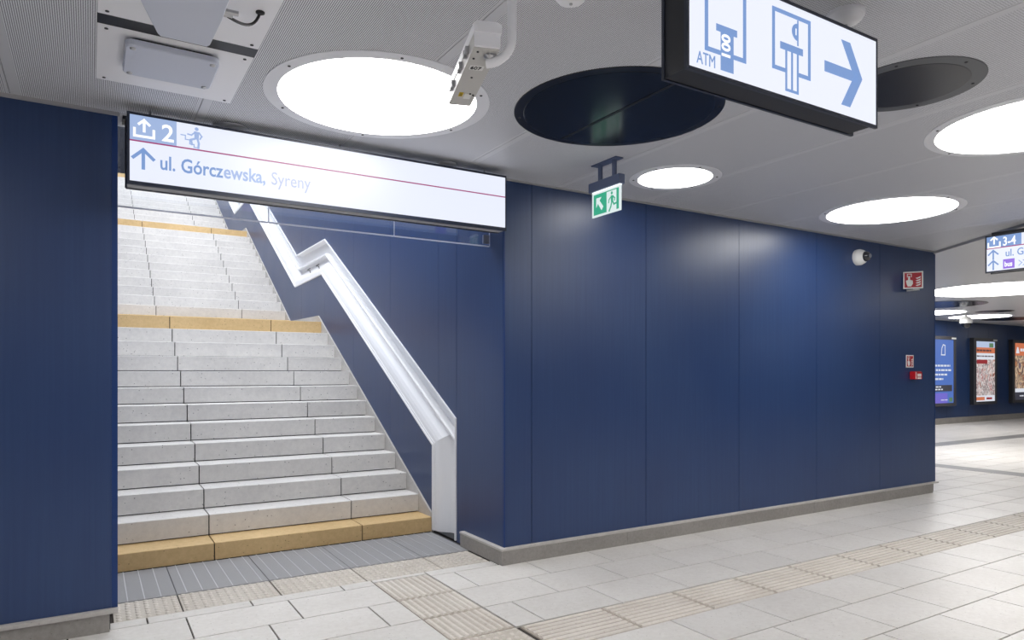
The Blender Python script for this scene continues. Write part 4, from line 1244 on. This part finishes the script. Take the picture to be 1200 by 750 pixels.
# ---- hanging dome camera far off
q = onZ(1132, 368, ZF)
fd = 17.5 / math.hypot(1, 0)
hp = at_depth(1132, 378, q[0] * AX[0] + q[1] * AX[1])
px = (hp[0] * AX[0] + hp[1] * AX[1]) / FPX
hc = thing('dome_camera', 'white hanging dome camera below the distant ceiling, before the posters', 'camera', (hp[0], hp[1], hp[2] - 8 * px))
MB().lathe((hp[0], hp[1], hp[2]), (0, 0, 1), [(6.4 * px, -1.0 * px), (6.6 * px, 1 * px), (6.0 * px, 4 * px), (4.0 * px, 6.3 * px), (1.4 * px, 7.5 * px), (1.2 * px, 8 * px)], 24).build('hood', 'sign_white', hc)
MB().lathe((hp[0], hp[1], hp[2]), (0, 0, -1), [(5.4 * px, 0.9 * px), (5.0 * px, 3 * px), (3.6 * px, 5.2 * px), (1.6 * px, 6.2 * px), (0.01, 6.5 * px)], 24).build('dome', 'dome', hc)
MB().tube([(hp[0], hp[1], hp[2] + 7 * px), (hp[0], hp[1], ZF)], 1.1 * px, 10).build('stem', 'sign_white', hc)

# ---- lit posters
PYF = YFAR - 0.13


def poster(u0, u1, label, kind):
    x0, x1 = onY(u0, 430, PYF)[0], onY(u1, 430, PYF)[0]
    z1 = 2.52; z0 = 0.52
    t = thing('lit_poster_case', label, 'poster', ((x0 + x1) / 2, YFAR - 0.06, z0))
    MB().box(x0, x1, PYF + 0.02, YFAR - 0.0005, z0, z1).build('case', 'black', t)
    f = 0.12
    fr = MB(); fr.box(x0, x1, PYF, PYF + 0.02, z0, z0 + 0.09).box(x0, x1, PYF, PYF + 0.02, z1 - 0.10, z1).box(x0, x0 + f, PYF, PYF + 0.02, z0 + 0.09, z1 - 0.10).box(x1 - f, x1, PYF, PYF + 0.02, z0 + 0.09, z1 - 0.10)
    fr.build('frame', 'poster_frame', t)
    MB().box(x1 - 0.24, x1 - 0.02, PYF - 0.012, PYF + 0.01, z1 - 0.075, z1 - 0.03).build('name_plate', 'sign_white', t)
    a, b, c_, d_ = x0 + f, x1 - f, z0 + 0.09, z1 - 0.10
    w, h = b - a, d_ - c_

    def R_(nm, m, fx0, fx1, fz0_, fz1_, lay=0):
        p = plane_front(PYF + 0.015 - 0.0015 * lay); p.rect(a + fx0 * w, a + fx1 * w, c_ + fz0_ * h, c_ + fz1_ * h); p.build(nm, m, t)

    def words(rows, m, seed):
        rr = random.Random(seed); p = plane_front(PYF + 0.0115)
        for (zz, xs0, xs1, hh2) in rows:
            xx = xs0
            while xx < xs1 - 0.02:
                ww = min(rr.uniform(0.06, 0.16), xs1 - xx)
                p.rect(a + xx * w, a + (xx + ww) * w, c_ + (zz - hh2 / 2) * h, c_ + (zz + hh2 / 2) * h); xx += ww + 0.03
        p.build('text_rows', m, t)['kind'] = 'stuff'
    if kind == 0:
        R_('print', 'p_blue', 0, 1, 0, 1)
        R_('lower_print', 'p_violet', 0, 0.72, 0.0, 0.16, 1)
        R_('dark_strip', 'p_dark', 0, 0.93, 0.185, 0.285, 1)
        words([(0.59, 0.02, 0.84, 0.028), (0.52, 0.02, 0.88, 0.028), (0.45, 0.02, 0.70, 0.028), (0.38, 0.02, 0.52, 0.028), (0.257, 0.02, 0.45, 0.02), (0.217, 0.02, 0.5, 0.02), (0.05, 0.42, 0.72, 0.012)], 'p_white', 3)
        p = plane_front(PYF + 0.0115)
        cx = a + 0.52 * w; s = 0.20 * h
        p.stroke([(cx - 0.45 * s * 0.62, c_ + 0.76 * h), (cx + 0.45 * s * 0.62, c_ + 0.76 * h), (cx + 0.45 * s * 0.62, c_ + 0.91 * h), (cx, c_ + 0.92 * h), (cx - 0.3 * s * 0.62, c_ + 0.87 * h), (cx - 0.45 * s * 0.62, c_ + 0.76 * h)], 0.03)
        p.build('outline_emblem', 'p_white', t)
        R_('badge', 'p_green', 0.80, 0.95, 0.02, 0.085, 1)
    elif kind == 1:
        R_('print', 'crowd', 0, 1, 0.10, 0.70)
        R_('top_picture', 'p_sky', 0, 1, 0.90, 1); R_('tree', 'p_green', 0.70, 0.92, 0.905, 0.975, 1)
        R_('orange_strip', 'p_orange', 0, 1, 0.805, 0.90); R_('white_strip', 'p_white', 0, 1, 0.70, 0.805)
        R_('red_crowd', 'p_red', 0.04, 0.6, 0.63, 0.695, 1)
        words([(0.85, 0.04, 0.80, 0.03), (0.755, 0.04, 0.92, 0.02)], 'p_ink', 5)
        R_('lower_print', 'p_white', 0, 1, 0.0, 0.10); R_('orange_tag', 'p_orange', 0.02, 0.45, 0.02, 0.075, 1); R_('red_tag', 'p_red', 0.55, 0.85, 0.03, 0.065, 1)
    else:
        R_('print', 'crowd2', 0, 1, 0.20, 0.78)
        R_('orange_strip', 'p_orange', 0, 1, 0.78, 1)
        R_('lower_print', 'p_dark', 0, 1, 0.0, 0.135); R_('white_strip', 'p_white', 0, 1, 0.135, 0.20)
        words([(0.88, 0.34, 0.9, 0.05), (0.07, 0.3, 0.8, 0.02)], 'p_white', 9)
        p = plane_front(PYF + 0.0115); p.disc(a + 0.18 * w, c_ + 0.90 * h, 0.055); p.poly([(a + 0.08 * w, c_ + 0.82 * h), (a + 0.28 * w, c_ + 0.82 * h), (a + 0.24 * w, c_ + 0.89 * h), (a + 0.12 * w, c_ + 0.89 * h)]); p.build('white_emblem', 'p_white', t)


poster(1089.5, 1120.5, 'blue lit poster with white bottle outline at the corner of the blue wall', 0)
poster(1142, 1168.6, 'lit poster of a crowd under orange and white strips', 1)
poster(1187.5, 1211, 'lit poster with an orange top at the right edge of the photo', 2)
